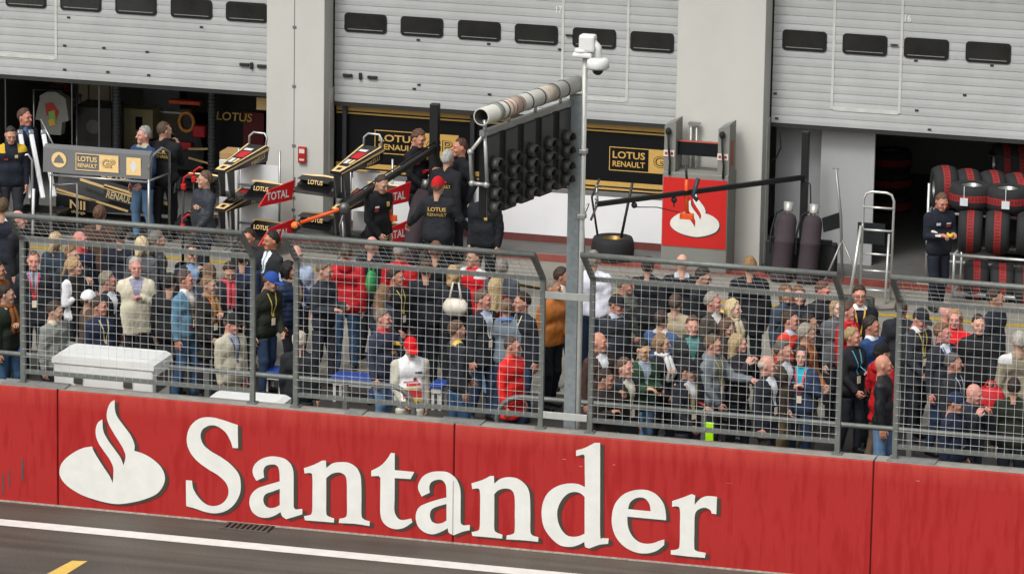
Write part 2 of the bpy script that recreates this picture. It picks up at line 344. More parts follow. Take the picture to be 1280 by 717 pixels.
# ------------------------------------------------------------------ debris fence, one thing per panel
FG = galv('727571'); WIRE = mat('cdcecb', .5, .1, .3, 9, name='wire')
FY = .15
def fence_panel(x0, x1, zb, lab):
    rt = empty('fence_panel', ((x0+x1)/2, FY, WT), lab, 'fence panel', 'welded mesh fence panels standing on the pit wall')
    ty, tz = -.5, .41
    for x in (x0, x1):
        mb = MB(); mb.tube([(x, FY, WT-.0), (x, FY, zb), (x, FY+ty, zb+tz)], .043, 4); mb.box((x-.06, FY-.06, WT+.0005), (x+.06, FY+.06, WT+.02)); mb.build('post', FG, rt)
    for z, y in ((WT+.16, FY), (zb, FY), (zb+tz, FY+ty)):
        mb = MB(); mb.tube([(x0-.03 if y < 0 else x0, y, z), (x1+.03 if y < 0 else x1, y, z)], .036, 4 if y > 0 else 8); mb.build('rail', FG, rt)
    mb = MB(); r_ = .0022; yy = FY-.034
    n = int(round((x1-x0)/.105))
    for i in range(1, n):
        x = x0+(x1-x0)*i/n; mb.tube([(x, yy, WT+.16), (x, yy, zb), (x, yy+ty, zb+tz)], r_, 4, 0, False)
    z = WT+.16+.1
    while z < zb-.05: mb.tube([(x0, yy-.006, z), (x1, yy-.006, z)], r_, 4, 0, False); z += .1
    for k in range(1, 6): mb.tube([(x0, yy+ty*k/6-.006, zb+tz*k/6), (x1, yy+ty*k/6-.006, zb+tz*k/6)], r_, 4, 0, False)
    mb.build('wire_mesh', WIRE, rt)
    return rt
fence_panel(-10.17, -7.1, 3.42, 'fence panel end cut off by the left border, left of the first gap')
fence_panel(-6.52, -3.45, 3.42, 'mesh fence panel in front of the big white equipment case')
fence_panel(-2.88, .3, 3.43, 'mesh fence panel in front of the marshal in the white tabard and red cap')
fence_panel(.93, 4.04, 3.48, 'mesh fence panel just right of the tall start light column')
fence_panel(4.75, 7.85, 3.5, 'mesh fence panel at the right border in front of the red bag')
# horizontal flat bars that tie the light column to the fence posts
for z, lab in ((onY(705, 369, .15)[2], 'pale flat bar tying the light column to the fence high up'), (onY(705, 519, .15)[2], 'pale flat bar tying the light column to the fence low down')):
    mb = MB(); mb.box((.34, FY-.05, z-.045), (.9, FY-.035, z+.045), 0, .004)
    tag(mb.build('tie_bar', mat('b9bcb8', .45, .3)), lab, 'bar', 'bars tying the light column to the fence')
# round handrails standing behind the fence
HY = 1.75
hr = onY(100, 449, HY)[2]
def handrail(pts, posts, lab):
    rt = empty('handrail', pts[0], lab, 'handrail', 'round handrails behind the fence')
    MB().tube(pts, .035, 10).build('rail', FG, rt)
    for x in posts: MB().tube([(x, HY, 0), (x, HY, hr-.02)], .045, 4).build('post', FG, rt)
def arc(x, sx, y=HY, r=.32): return [(x+sx*r*math.sin(k*math.pi/12), y, hr-r+r*math.cos(k*math.pi/12)) for k in range(1, 7)]
xe = onY(488, 484, HY)[0]; xs = onY(652, 496, HY)[0]
handrail([(-11, HY, hr), (-6, HY, hr), (xe, HY, hr)]+arc(xe, 1)+[(xe+.32, HY, 0)], [-8.9, -4.6, onY(432, 480, HY)[0]], 'grey round handrail whose right end curves down beside the marshal in white')
handrail([(9.5, HY, hr), (5, HY, hr), (xs, HY, hr)]+arc(xs, -1)+[(xs-.32, HY, 0)], [8, onY(1137, 545, HY)[0], 2.0], 'grey round handrail whose left end curves down before the red zip jacket')
# ------------------------------------------------------------------ start light gantry
P0 = onY(718, 106, .42); tz_ = P0[2]
E0 = onZ(600, 147, tz_); tv = E0-P0; tl = np.linalg.norm(tv); td = tv/tl
gant = empty('start_light_gantry', (P0[0], P0[1], 0), 'start light gantry with a white tube arm and five black light panels', 'light gantry')
xc = onY(716, 400, .42)[0]
MB().box((xc-.075, .34, .0), (xc+.075, .5, tz_-.12), 0, .006).build('column', galv('8a9294'), gant)
TUBEM = mat('bdbcb2', .5, 0, .12, 3, .1, 20)
mb = MB(); A_ = P0-td*.08
n = 18; per_ = np.cross(td, [0, 0, 1]); per_ /= np.linalg.norm(per_)
vs = []; fs = []
for i, (s_, r_) in enumerate(((0, .0), (0, .105), (tl+.05, .105), (tl+.05, .09), (tl-.5, .09), (tl-.5, 0))):
    for k in range(n): vs.append(A_+td*s_+(per_*math.cos(6.2832*k/n)+np.array([0, 0, 1])*math.sin(6.2832*k/n))*r_)
for i in range(5):
    for k in range(n): fs.append((i*n+k, i*n+(k+1) % n, (i+1)*n+(k+1) % n, (i+1)*n+k))
mb.add(vs, fs[:3*n], 0, True); mb.add(vs, fs[3*n:], 1, True); arm = mb.build('arm', [TUBEM, mat('34322f', .8)], gant)  # inner faces dark: the shade inside the open tube put into the colour
def ring(s_, w_, r_, m, nm):
    mb = MB(); mb.tube([A_+td*s_, A_+td*(s_+w_)], r_, 18); mb.build(nm, m, arm)
ring(tl*.27, .32, .107, mat('b3a797', .7, 0, .3, 8), 'tape_band'); ring(tl*.63, .42, .107, mat('b7ab9b', .7, 0, .35, 10), 'tape_band')
for s_ in (.16, .27, .42, .55, .8): ring(tl*s_, .02, .111, mat('3a3836', .6), 'clamp')
for s_ in (.66, .72, .76): ring(tl*s_, .012, .11, mat('8a3e2c', .7), 'cord')
ring(tl*.86, .09, .12, metal('a5a6a2'), 'clamp')
# carrier rail under the tube
rz_ = tz_-.2
def gp(s_, o=0., z=0.): return np.array([P0[0], P0[1], z])+td*s_+nrmh*o
nrmh = np.array([-td[1], td[0], 0.]); nrmh = nrmh if nrmh[0] > 0 else -nrmh     # the side the lamps look to
mb = MB(); mb.tube([gp(.05, 0, rz_), gp(tl-.05, 0, rz_)], .045, 4)
for s_ in (.15, .42, .7, .95): mb.tube([gp(tl*s_, 0, rz_), gp(tl*s_, 0, tz_-.08)], .02, 6)
mb.build('carrier_rail', metal('a8a9a5'), gant)
BLK = mat('111112', .45, 0, .2, 6); FACE = mat('484a49', .35, .2, .15, 10); LENS = mat('2e2e2d', .2, 0, .1, 10, spec=.7); VIS = mat('3c3c3a', .45, .1, .1, 10)
sp = (tl-.12)/5
for i in range(5):
    s0 = .02+sp*i; sm = s0+sp*.5; zt = rz_-.06; zb_ = zt-.98
    def pp(a, o, z): return gp(sm+a, o, z)
    mb = MB()
    def obox(mb, a0, a1, o0, o1, z0, z1, m=0):
        vs = [pp(a, o, z) for z in (z0, z1) for o in (o0, o1) for a in (a0, a1)]
        mb.add(vs, [(0, 2, 3, 1), (4, 5, 7, 6), (0, 1, 5, 4), (2, 6, 7, 3), (0, 4, 6, 2), (1, 3, 7, 5)], m)
    obox(mb, -sp*.34, sp*.34, -.095, .0, zb_, zt)
    pan = mb.build('light_panel', BLK, gant)
    mb = MB(); obox(mb, -sp*.32, sp*.32, .001, .012, zb_+.02, zt-.01); mb.build('face_plate', FACE, pan)
    for k in range(4):
        zc = zb_+.11+k*.165+(.03 if k > 1 else 0); ac = 0; r_ = .085
        mb = MB(); vs = []; N = 16
        for ro, ra in ((.014, r_), (.03, r_), (.05, r_*.6), (.056, .001)):
            for q in range(N): vs.append(pp(ac+ra*math.cos(6.2832*q/N), ro, zc+ra*math.sin(6.2832*q/N)))
        mb.add(vs, [(j*N+q, j*N+(q+1) % N, (j+1)*N+(q+1) % N, (j+1)*N+q) for j in range(3) for q in range(N)], 0, True)
        lamp = mb.build('lamp', LENS, pan)
        mb = MB(); vs = []; N = 12
        for ro, rr, dz in ((.012, r_+.012, 0), (.12, r_+.012, -.03), (.12, r_+.004, -.03), (.012, r_+.004, 0)):
            for q in range(N+1): vs.append(pp(ac+rr*math.cos(math.pi*(-.1+1.2*q/N)), ro if q not in (0, N) else min(ro, .06), zc+rr*math.sin(math.pi*(-.1+1.2*q/N))+dz))
        mb.add(vs, [(j*(N+1)+q, j*(N+1)+q+1, ((j+1) % 4)*(N+1)+q+1, ((j+1) % 4)*(N+1)+q) for j in range(4) for q in range(N)], 0, True)
        mb.build('visor', VIS, lamp)
# bracket at the free end
def gpx(x, y): return onY(x, y, E0[1]+.12)
mb = MB(); W_ = mat('a9aba7', .35, .4, .1); q = [gpx(606, 167), gpx(588, 190), gpx(590, 229), gpx(608, 231)]
mb.tube(q[:3], .024, 8); mb.tube([q[2], q[3]], .024, 8); mb.tube([q[0], gpx(609, 231)], .022, 8); mb.tube([gpx(606, 150), q[0]], .024, 8)
for p in q: mb.ball(p, .04, 10)
mb.build('end_bracket', W_, gant)
# conduit pole with the dome camera
cp = onY(727, 300, .36); xp = cp[0]; zc = onY(727, 70, .36)[2]
cam_ = empty('dome_camera', (xp, .36, 0), 'white surveillance dome camera on a thin pale pole beside the light column', 'surveillance camera')
MB().tube([(xp, .36, .0), (xp, .36, zc)], .033, 10).build('pole', mat('b9bab5', .45, .2), cam_)
WHT = mat('d8d9d6', .4, 0, .05)
mb = MB(); mb.box((xp-.14, .26, zc-.01), (xp+.1, .46, zc+.05), 0, .02); mb.lathe([(.001, zc+.05), (.1, zc+.05), (.09, zc+.09), (.001, zc+.1)], 14, 0, Matrix.Translation((xp-.04, .36, 0)))
mb.build('bracket', WHT, cam_)
mb = MB(); mb.box((xp-.07, .28, zc+.06), (xp+.13, .44, zc+.27), 0, .03); mb.tube([(xp+.08, .36, zc+.2), (xp+.16, .36, zc+.12), (xp+.17, .36, zc-.02)], .045, 10); mb.build('bracket_head', WHT, cam_)
TM = Matrix.Translation((xp+.17, .33, zc-.05))
MB().lathe([(.001, .04), (.1, .045), (.135, .02), (.14, -.07), (.12, -.09), (.001, -.09)], 20, 0, TM).build('housing', WHT, cam_)
MB().ball((0, 0, -.09), (.075, .075, .08), 16, 0, TM).build('dome', mat('17181a', .08, 0, .05, spec=.8), cam_)
for zz in (onY(727, 189, .36)[2], onY(727, 270, .36)[2]): MB().box((xp-.05, .31, zz-.03), (xp+.05, .41, zz+.03), 0, .01).build('clamp', metal('c4c5c2'), cam_)
# lime marker behind the fence
a, b = onY(881, 527, .6), onY(893, 552, .6)
mk = empty('marker_post', ((a[0]+b[0])/2, .6, 0), 'bright lime marker strip on a short post behind the fence', 'marker post')
MB().box(((a[0]+b[0])/2-.05, .58, b[2]-.1), ((a[0]+b[0])/2+.05, .62, a[2]), 0, .006).build('strip', mat('a8e600', .5, 0, .05), mk)
MB().box(((a[0]+b[0])/2-.02, .585, 0), ((a[0]+b[0])/2+.02, .615, b[2]-.1)).build('post', mat('2a2a2a'), mk)
# white cases
def case(name, p0, p1, label, latch=True):
    (x0, y0), (x1, y1, z1) = p0, p1
    rt = empty(name, ((x0+x1)/2, (y0+y1)/2, 0), label, 'equipment case', 'white equipment cases behind the pit wall')
    Wm = mat('e2e3df', .5, 0, .06, 4, .05, 20)
    MB().box((x0, y0, .12), (x1, y1, z1-.11), 0, .02).build('body', Wm, rt)
    bev = [(x0-.02, z1-.1), (x1+.02, z1-.1), (x1+.02, z1-.035), (x1-.06, z1), (x0+.06, z1), (x0-.02, z1-.035)]
    MB().prism(bev, lambda p: (p[0], y0-.02, p[1]), lambda p: (p[0], y1+.02, p[1])).build('lid', Wm, rt)
    if latch:
        for fx in (.25, .75):
            for zz in (z1-.3, z1-.55): MB().box((x0+(x1-x0)*fx-.06, y0-.025, zz-.05), (x0+(x1-x0)*fx+.06, y0-.001, zz+.05), 0, .008).build('latch', metal('77776f', .5), rt)
        MB().box((x1+.001, y0+.12, z1-.42), (x1+.02, y1-.12, z1-.2), 0, .005).build('handle_plate', metal('6f6f6c', .5), rt)
    for sx in (x0+.1, x1-.1):
        for sy in (y0+.1, y1-.1): MB().lathe([(.001, -.03), (.06, -.03), (.06, .03), (.001, .03)], 12, 0, Matrix.Translation((sx, sy, .061)), True, 'x').build('castor', rubber(), rt)
a = onY(67, 443, .75); b = onY(191, 459, .75)
case('equipment_case', (a[0], .75), (b[0], 1.4, a[2]), 'big white lidded equipment case with steel latches behind the left fence panel')
a = onY(255, 499, .85); b = onY(345, 505, .85)
case('equipment_case', (a[0], .85), (b[0], 1.4, a[2]), 'low white case lid just showing above the wall, right of the big case', False)
# blue-topped step benches along the pit lane side
for i, (x, w_) in enumerate(((341, .3), (440, .62), (545, .2), (727, .35), (1262, .4), (8, .5))):
    yb = 5.6; p = onY(x, 474 if x == 440 else 470, yb); zt = .36
    px_ = onZ(x, 464+.0845*(x-340), zt)
    lb = ['short blue step near the feet of the woman in the navy puffer', 'long blue topped step under the man in the red jacket and jeans', 'narrow blue step right of the marshal in white', 'blue step at the foot of the light column', 'blue step at the right border under the red bag', 'blue step at the left border behind the fence gap'][i]
    rt = empty('step_bench', (px_[0], px_[1], 0), lb, 'step', 'blue topped steps set along the pit lane')
    MB().box((px_[0]-w_/2, px_[1]-.02, zt-.04), (px_[0]+w_/2, px_[1]+.36, zt), 0, .01).build('top', mat('27458f', .5, 0, .12), rt)
    Wm = mat('c9cac6', .4, .2)
    MB().box((px_[0]-w_/2+.03, px_[1], zt-.12), (px_[0]+w_/2-.03, px_[1]+.03, zt-.041), 0, .006).build('apron', Wm, rt)
    for sx in (-1, 1):
        for sy in (.02, .3): MB().box((px_[0]+sx*(w_/2-.05)-.02, px_[1]+sy, 0), (px_[0]+sx*(w_/2-.05)+.02, px_[1]+sy+.04, zt-.041)).build('leg', Wm, rt)
# ------------------------------------------------------------------ pit building
YF, YD = 16.2, 16.65
bld = empty('pit_building', (-2, YF, 0), 'pale grey pit building with wide piers between raised garage doors', 'building')
PIER = mat('bfbfb9', .8, 0, .05, 1.2, .06, 40, name='painted_render'); EDGE = mat('a9a99f', .7, 0, .06, 3)
piers = [(-15.35, -14.36), (-8.61, -7.65), (-1.93, -.54), (5.2, 6.6)]
for a, b in piers:
    mb = MB(); mb.box((a, YF, 0), (b, YD+.1, 6.6), 0, .012); p = mb.build('pier', PIER, bld)
    MB().box((b+.001, YD-.2, 0), (b+.02, YD-.02, 2.3)).build('guide_rail', mat('c2c2ba', .5, .2), p)
    if a == -8.61:
        mb = MB(); xs_ = onY(368, 60, YF)[0]; mb.box((xs_-.006, YF-.003, 0), (xs_+.006, YF-.0005, 6.6))
        for yy in (34, 108, 182, 247, 262): z = onY(368, yy, YF)[2]; mb.box((xs_-.03, YF-.012, z-.022), (xs_+.03, YF-.0035, z+.022), 0, .004)
        mb.build('joint_strip', mat('6d6e69', .8), p)
mb = MB(); mb.box((-24, YF+.02, 5.0), (16, YD+.3, 6.6)); mb.build('header_wall', PIER, bld)
mb = MB(); mb.box((-24, YF-1.2, 6.61), (16, 26, 6.9), 0, .02); mb.build('roof_slab', mat('a8a8a2', .8), bld)
mb = MB()
for a in (-15, -8.3, -1.3, 5.6): mb.box((a, YD+.11, 0), (a+.15, 24, 5))
mb.box((-24, 24, 0), (16, 24.2, 6.6)); mb.box((-24, YD+.31, 4.9), (16, 24, 5.1))
mb.build('inner_wall', mat('8a8a87', .85, 0, .1, 2), bld)
DOORM = mat('aeb1b0', .55, 0, .1, 1.6, .08, 12, name='door_enamel'); DOORD = mat('55564f', .8); STRIP = mat('c6c7c2', .45, .1)
GLASS = mat('2a2b29', .12, 0, .35, 2.2, spec=.7, name='dark_glazing'); GASK = mat('161718', .5)
def garage_door(x0, x1, zb, wins, wick, label, num, handles, marks):
    rt = empty('garage_door', ((x0+x1)/2, YD, zb), label, 'garage door', 'raised sectional garage doors')
    mb = MB(); z = zb; sl = .131; prof = []
    while z < 5.1:
        prof += [(YD+.012, z), (YD, z+.006), (YD-.004, z+sl*.5), (YD, z+sl-.006), (YD+.012, z+sl-.002)]; z += sl
    n = len(prof)
    mb.add([(x0, y, q) for y, q in prof]+[(x1, y, q) for y, q in prof], [(i, i+1, n+i+1, n+i) for i in range(n-1)])
    mb.add([(x0, YD+.05, zb), (x1, YD+.05, zb), (x1, YD+.05, 5.1), (x0, YD+.05, 5.1)], [(0, 1, 2, 3)])
    mb.build('slats', DOORM, rt)
    mb = MB(); mb.box((x0, YD-.012, zb-.06), (x1, YD+.06, zb-.002)); mb.build('bottom_seal', mat('2c2c2b', .7), rt)
    mb = MB(); mb.box((x0-.03, YD+.005, zb), (x0-.001, YD+.05, 5)); mb.box((x1+.001, YD+.005, zb), (x1+.03, YD+.05, 5)); mb.build('side_gap', GASK, rt)
    for (a, b, z0, z1) in wins:
        def rr(a, b, z0, z1, r, n=4):
            out = []
            for (cx, cz, t0) in ((b-r, z1-r, 0), (a+r, z1-r, 90), (a+r, z0+r, 180), (b-r, z0+r, 270)):
                for k in range(n+1): t = R(t0+90*k/n); out.append((cx+r*math.cos(t), cz+r*math.sin(t)))
            return out
        o = MB().prism(rr(a, b, z0, z1, .06), lambda p: (p[0], YD-.02, p[1]), lambda p: (p[0], YD+.001, p[1])).build('window', GASK, rt)
        MB().prism(rr(a+.03, b-.03, z0+.03, z1-.03, .045), lambda p: (p[0], YD-.024, p[1]), lambda p: (p[0], YD-.0205, p[1])).build('pane', GLASS, o)
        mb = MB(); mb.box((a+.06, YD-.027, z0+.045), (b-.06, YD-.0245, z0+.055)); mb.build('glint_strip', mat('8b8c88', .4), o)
    if wick:
        xa, xb, zz = wick; mb = MB()
        if xa is not None: mb.box((xa-.02, YD-.012, zz), (xa+.02, YD-.0045, 4.4))
        mb.box((xb-.02, YD-.012, zz), (xb+.02, YD-.0045, 4.4)); mb.box(((xa if xa is not None else x0)+.02, YD-.012, zz-.02), (xb-.02, YD-.0045, zz+.04))
        mb.build('wicket_frame', STRIP, rt)
    if num: text_on(num[0], onY(num[1], num[2], YD-.006), (1, 0, 0), (0, 0, 1), .1, .11, paint('e4e4e0'), rt, 'number', .01)
    for (x, y, w_, h_) in handles:
        q = onY(x, y, YD); mb = MB(); mb.box((q[0]-w_/2, YD-.045, q[2]-h_/2), (q[0]+w_/2, YD-.005, q[2]+h_/2), 0, .01); mb.build('handle', mat('242424', .5), rt)
    if marks:
        mb = MB()
        for (x, y) in marks: q = onY(x, y, YD); mb.box((q[0]-.028, YD-.012, q[2]-.016), (q[0]+.028, YD-.0045, q[2]+.016))
        mb.build('bolt_cover', mat('2e2e2c', .6), rt)
    return rt
wz = lambda xs, z0, z1: [(x, x+.7, z0, z1) for x in xs]
garage_door(-14.33, -8.64, 2.12, wz([-13.19, -12.25, -11.31, -10.37, -9.44], 3.25, 3.56), (None, -12.33, 2.44), 'left garage door raised above the dark garage full of gear', None,
            [(306, 80.5, .16, .05), (315, 82, .05, .11), (328, 82.5, .16, .05)], [(86, 22), (252, 34), (81, 57), (130, 60), (184, 65), (81, 87), (135, 90), (186, 94)])
garage_door(-7.62, -1.96, 2.06, wz([-7.46, -6.53, -5.59, -4.66, -3.72, -2.79], 3.2, 3.51), (-3.88, -2.83, 2.39), 'middle garage door numbered 17 behind the light gantry', ('17', 699, 12),
            [(435, 94, .16, .05), (451, 95, .05, .11), (466, 96.5, .16, .05)], [(523, 50), (611, 55), (524, 106), (518, 111), (612, 118), (700, 62)])
garage_door(-.51, 5.17, 2.21, wz([-.37, .58, 1.54, 2.5, 3.46, 4.4], 3.37, 3.69), (.44, 1.5, 2.49), 'right garage door numbered 16 above the tyre racks', ('16', 1135, 23),
            [(712, 44, .12, .03), (1118, 56, .12, .025)], [(1145, 76), (1240, 82), (1206, 119), (1146, 138), (1162, 162), (971, 148), (969, 117)])
# alarm box on the left pier
q = onY(378.5, 193, YF); al = empty('alarm_box', q, 'small red alarm box with white print on the left pier', 'alarm box')
MB().box((q[0]-.065, YF-.06, q[2]-.13), (q[0]+.065, YF, q[2]+.13), 0, .01).build('box', mat('a5231c', .45), al)
mb = MB(); mb.box((q[0]-.045, YF-.064, q[2]+.03), (q[0]+.045, YF-.0605, q[2]+.1)); mb.box((q[0]-.04, YF-.064, q[2]-.09), (q[0]+.04, YF-.0605, q[2]-.06)); mb.build('label', mat('d8c6be', .6), al)

# ------------------------------------------------------------------ middle garage front: black and gold hoarding
GOLD = mat('c9a35a', .5, .1, .08, 6); BLACK = mat('090a0c', .5, 0, .2, 4, spec=.25); WBOARD = mat('e8e9ea', .45, 0, .04, 2); GREY = mat('6e6f6d', .6)
hd_ = empty('team_hoarding', (-4.8, 16.8, 0), 'black and gold team hoarding with white lower boards across the middle garage', 'hoarding')
X0, X1 = -7.63, -1.95
MB().box((X0, 16.8, .9), (X1, 16.86, 2.0)).build('black_panel', BLACK, hd_)
MB().box((X0, 16.79, .12), (X1, 16.86, .815)).build('white_board', WBOARD, hd_)
MB().box((X0, 16.78, .0), (X1, 16.86, .115)).build('plinth', mat('6b3a35', .6), hd_)
MB().box((X0, 16.785, .82), (X1, 16.86, .895)).build('grey_strip', GREY, hd_)
for z0, z1 in ((1.9, 1.985), (1.85, 1.875), (.985, 1.06), (.925, .955)): MB().box((X0, 16.792, z0), (X1, 16.7985, z1)).build('gold_stripe', GOLD, hd_)
MB().box((X0, 16.75, 2.01), (X1, 16.86, 2.12)).build('head_rail', mat('4b4b49', .6), hd_)
for x in (-7.47, -5.35): MB().box((x-.035, 16.7, 0), (x+.035, 16.77, 2.0), 0, .006).build('post', mat('3a3c40', .4, .3), hd_)
def team_sign(x0, x1, z0, z1, y, parent, full=True, col=None, s2=None):
    """two-part name board: a black field with gold names and a gold field with outlined initials"""
    col = col or GOLD; xm = x0+(x1-x0)*.55; t = .012
    mb = MB()
    for a, b, c_, d in ((x0, x1, z1-t, z1), (x0, x1, z0, z0+t), (x0, x0+t, z0+t, z1-t), (x1-t, x1, z0+t, z1-t)): mb.box((a, y-.006, c_), (b, y-.001, d))
    mb.box((xm, y-.005, z0+t), (x1-t, y-.001, z1-t)); b_ = mb.build('name_board', col, parent)
    h = z1-z0; w_ = xm-x0
    text_on('LOTUS', ((x0+xm)/2, y-.006, z0+h*.68), (1, 0, 0), (0, 0, 1), w_*.82, h*.3, col, b_, 'lettering', .02)
    text_on('RENAULT', ((x0+xm)/2, y-.006, z0+h*.3), (1, 0, 0), (0, 0, 1), w_*.82, h*.24, col, b_, 'lettering', .02)
    text_on('GP', ((xm+x1)/2, y-.006, z0+h*.5), (1, 0, 0), (0, 0, 1), (x1-xm)*.7, h*.5, BLACK, b_, 'initials', .03)
    text_on('GP', ((xm+x1)/2, y-.0085, z0+h*.5), (1, 0, 0), (0, 0, 1), (x1-xm)*.66, h*.46, col, b_, 'initials', -.012)
team_sign(-6.99, -5.6, 1.24, 1.62, 16.8, hd_)
team_sign(-3.13, -1.97, 1.24, 1.62, 16.8, hd_)

# ------------------------------------------------------------------ fuel pump kiosk with the red emblem panel
pk = empty('pump_kiosk', (-1.45, 15.8, 0), 'grey kiosk with a red panel and white flame emblem by the right pier', 'kiosk')
KG = mat('7e7f79', .6, 0, .06, 3); KD = mat('5c5e5a', .65)
MB().box((-1.97, 15.6, 0), (-.93, 16.15, 1.54), 0, .012).build('cabinet', KG, pk)
rp = MB().box((-1.955, 15.59, .38), (-.945, 15.5985, 1.46)).build('red_panel', mat('c2211d', .5, 0, .05, 3), pk)
# the same emblem as on the wall, seen square on
EM = [smooth_loop(lp) for lp in GL['emblem']][0]
ew = [onY(*p, 0) for p in EM]; exs = [p[0] for p in ew]; ezs = [p[2] for p in ew]; ex0, ex1, ez0, ez1 = min(exs), max(exs), min(ezs), max(ezs)
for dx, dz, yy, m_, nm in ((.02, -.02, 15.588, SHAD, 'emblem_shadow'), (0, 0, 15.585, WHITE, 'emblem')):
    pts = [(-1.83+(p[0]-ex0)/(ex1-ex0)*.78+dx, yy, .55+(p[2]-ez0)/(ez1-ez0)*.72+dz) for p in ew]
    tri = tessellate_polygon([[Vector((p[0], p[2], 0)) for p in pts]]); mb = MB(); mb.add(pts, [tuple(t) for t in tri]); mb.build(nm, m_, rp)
for x in (-1.88, -1.03):
    MB().prism([(x-.08, 1.54), (x+.1, 1.54), (x+.1, 2.34), (x-.08, 2.26)], lambda p: (p[0], 15.62, p[1]), lambda p: (p[0], 16.05, p[1])).build('column', KG, pk)
    mb = MB(); mb.ball((x-.01, 15.58, 2.18), (.05, .05, .06), 10); mb.tube([(x-.01, 15.57, 2.15), (x+.01, 15.55, 1.9), (x+.03, 15.56, 1.7), (x+.02, 15.58, 1.5)], .018, 6); mb.build('hose', rubber(), pk)
    mb = MB()
    for k in (-.045, .045): mb.box((x+k-.04, 15.61, 1.78), (x+k+.04, 15.619, 1.88))
    s_ = mb.build('warning_label', mat('d9d4cc', .6), pk)
    mb = MB()
    for k in (-.045, .045): mb.box((x+k-.02, 15.605, 1.81), (x+k+.02, 15.6095, 1.85))
    mb.build('mark', mat('b03527', .6), s_)
MB().box((-.929, 15.72, 1.66), (-.926, 15.9, 2.06)).build('side_sticker', mat('9c4438', .6), pk)
MB().box((-1.775, 15.75, 1.79), (-1.115, 15.82, 2.0)).build('display_panel', mat('15181b', .3), pk)
MB().box((-1.775, 15.745, 2.001), (-1.115, 15.82, 2.015)).build('display_edge', mat('a8503c', .6), pk)
mb = MB(); q = onY(864, 158, 16.1); mb.tube([(q[0], 16.1, 0), (q[0], 16.1, q[2])], .03, 8); mb.tube([(q[0]+.09, 16.1, 0), (q[0]+.09, 16.1, q[2]+.02)], .022, 8); mb.box((q[0]-.04, 16.06, q[2]+.02), (q[0]+.14, 16.14, q[2]+.07)); mb.build('vent_pipe', metal('aaaba5', .5), pk)

# ------------------------------------------------------------------ swing booms carrying the air lines
CARB = mat('191a1b', .5, 0, .15, 8)
bl = empty('swing_boom', (-5.72, 15.85, 0), 'dark boom arm reaching out from a black post beside the mechanics', 'boom', 'dark boom arms on posts in front of the garages')
MB().box((-5.79, 15.79, 0), (-5.65, 15.93, 2.3), 0, .01).build('post', CARB, bl)
mb = MB(); mb.tube([(-5.7, 15.8, 1.6), (-5.78, 11.41, 1.58)], .054, 4); mb.tube([(-5.7, 15.79, 1.7), (-5.78, 11.5, 1.67)], .012, 6); mb.build('arm', CARB, bl)
mb = MB(); mb.ball((-5.78, 11.36, 1.56), .09, 10); mb.tube([(-5.78, 11.36, 1.5), (-5.83, 11.3, 1.3), (-5.8, 11.3, 1.1)], .02, 6); mb.build('end_fitting', metal('6b6c6a', .5), bl); MB().box((-5.8, 12.7, 1.45), (-5.68, 12.9, 1.6)).build('arm_clamp', metal('6b6c6a', .5), bl)
br = empty('swing_boom', (.1, 16.3, 0), 'long dark boom arm swung out past the red emblem kiosk', 'boom', 'dark boom arms on posts in front of the garages')
MB().box((.06, 16.27, 0), (.17, 16.38, 2.18), 0, .01).build('post', CARB, br)
b0, b1 = np.array([.1, 16.28, 1.46]), np.array([-2.44, 13.35, 1.45])
MB().tube([b0, b1], .05, 4).build('arm', CARB, br)
mb = MB()
for t, l in ((.63, .2), (.82, .12)):
    p = b0+(b1-b0)*t; mb = MB(); mb.ball(p-[0, 0, .09], .05, 8); mb.tube([p-[0, 0, .06], p-[0, 0, l]], .012, 5); mb.build('pulley', mat('232424', .6), br)
mb = MB(); p1_ = b0+(b1-b0)*.82; p2_ = b0+(b1-b0)*.6
mb.tube([p1_-[0, 0, .12], (p1_+p2_)/2-[0, 0, .17], p2_-[0, 0, .3]], .008, 5); mb.build('thin_line', mat('232424', .6), br); mb = MB()
mb.tube([b0, b0+[.12, -.02, -.1], b0+[.14, 0, -.6], b0+[.05, 0, -1.2]], .012, 6)
mb.build('cable', mat('232424', .6), br)
ef = MB(); e = b1
ef.tube([e+[0, 0, .3], e+[.02, 0, -.0], e+[-.08, 0, -.25]], .018, 6); ef.tube([e+[-.12, 0, .0], e+[-.2, 0, -.2], e+[-.18, 0, -.8]], .02, 6); ef.tube([e+[.0, 0, .28], b0+(b1-b0)*.7+[0, 0, .06]], .006, 4)
for k in range(4): ef.ball(e+[.0, 0, .28-.1*k], .028, 8)
ef.build('end_fitting', metal('8d8e8b', .4), br)
# orange signal light hanging in front of the emblem
p = onY(858, 240, 14.6)
og = empty('orange_light', p, 'orange signal stick hanging from the right boom in front of the red kiosk', 'signal light')
OR = mat('e2541c', .45, 0, .1, 10)
mb = MB(); mb.tube([p+[.0, 0, .2], p, p+[.02, 0, -.35]], .03, 8); mb.box(p+[-.09, -.04, -.42], p+[.12, .04, -.33], 0, .01); mb.build('stick', OR, og)
mb = MB(); mb.tube([p+[.18, 0, .22], p+[.1, 0, -.05], p+[.18, 0, -.12]], .035, 6); mb.tube([p+[-.02, 0, .42], p+[0, 0, .2]], .02, 6); mb.build('bracket', mat('2a3038', .5), og)

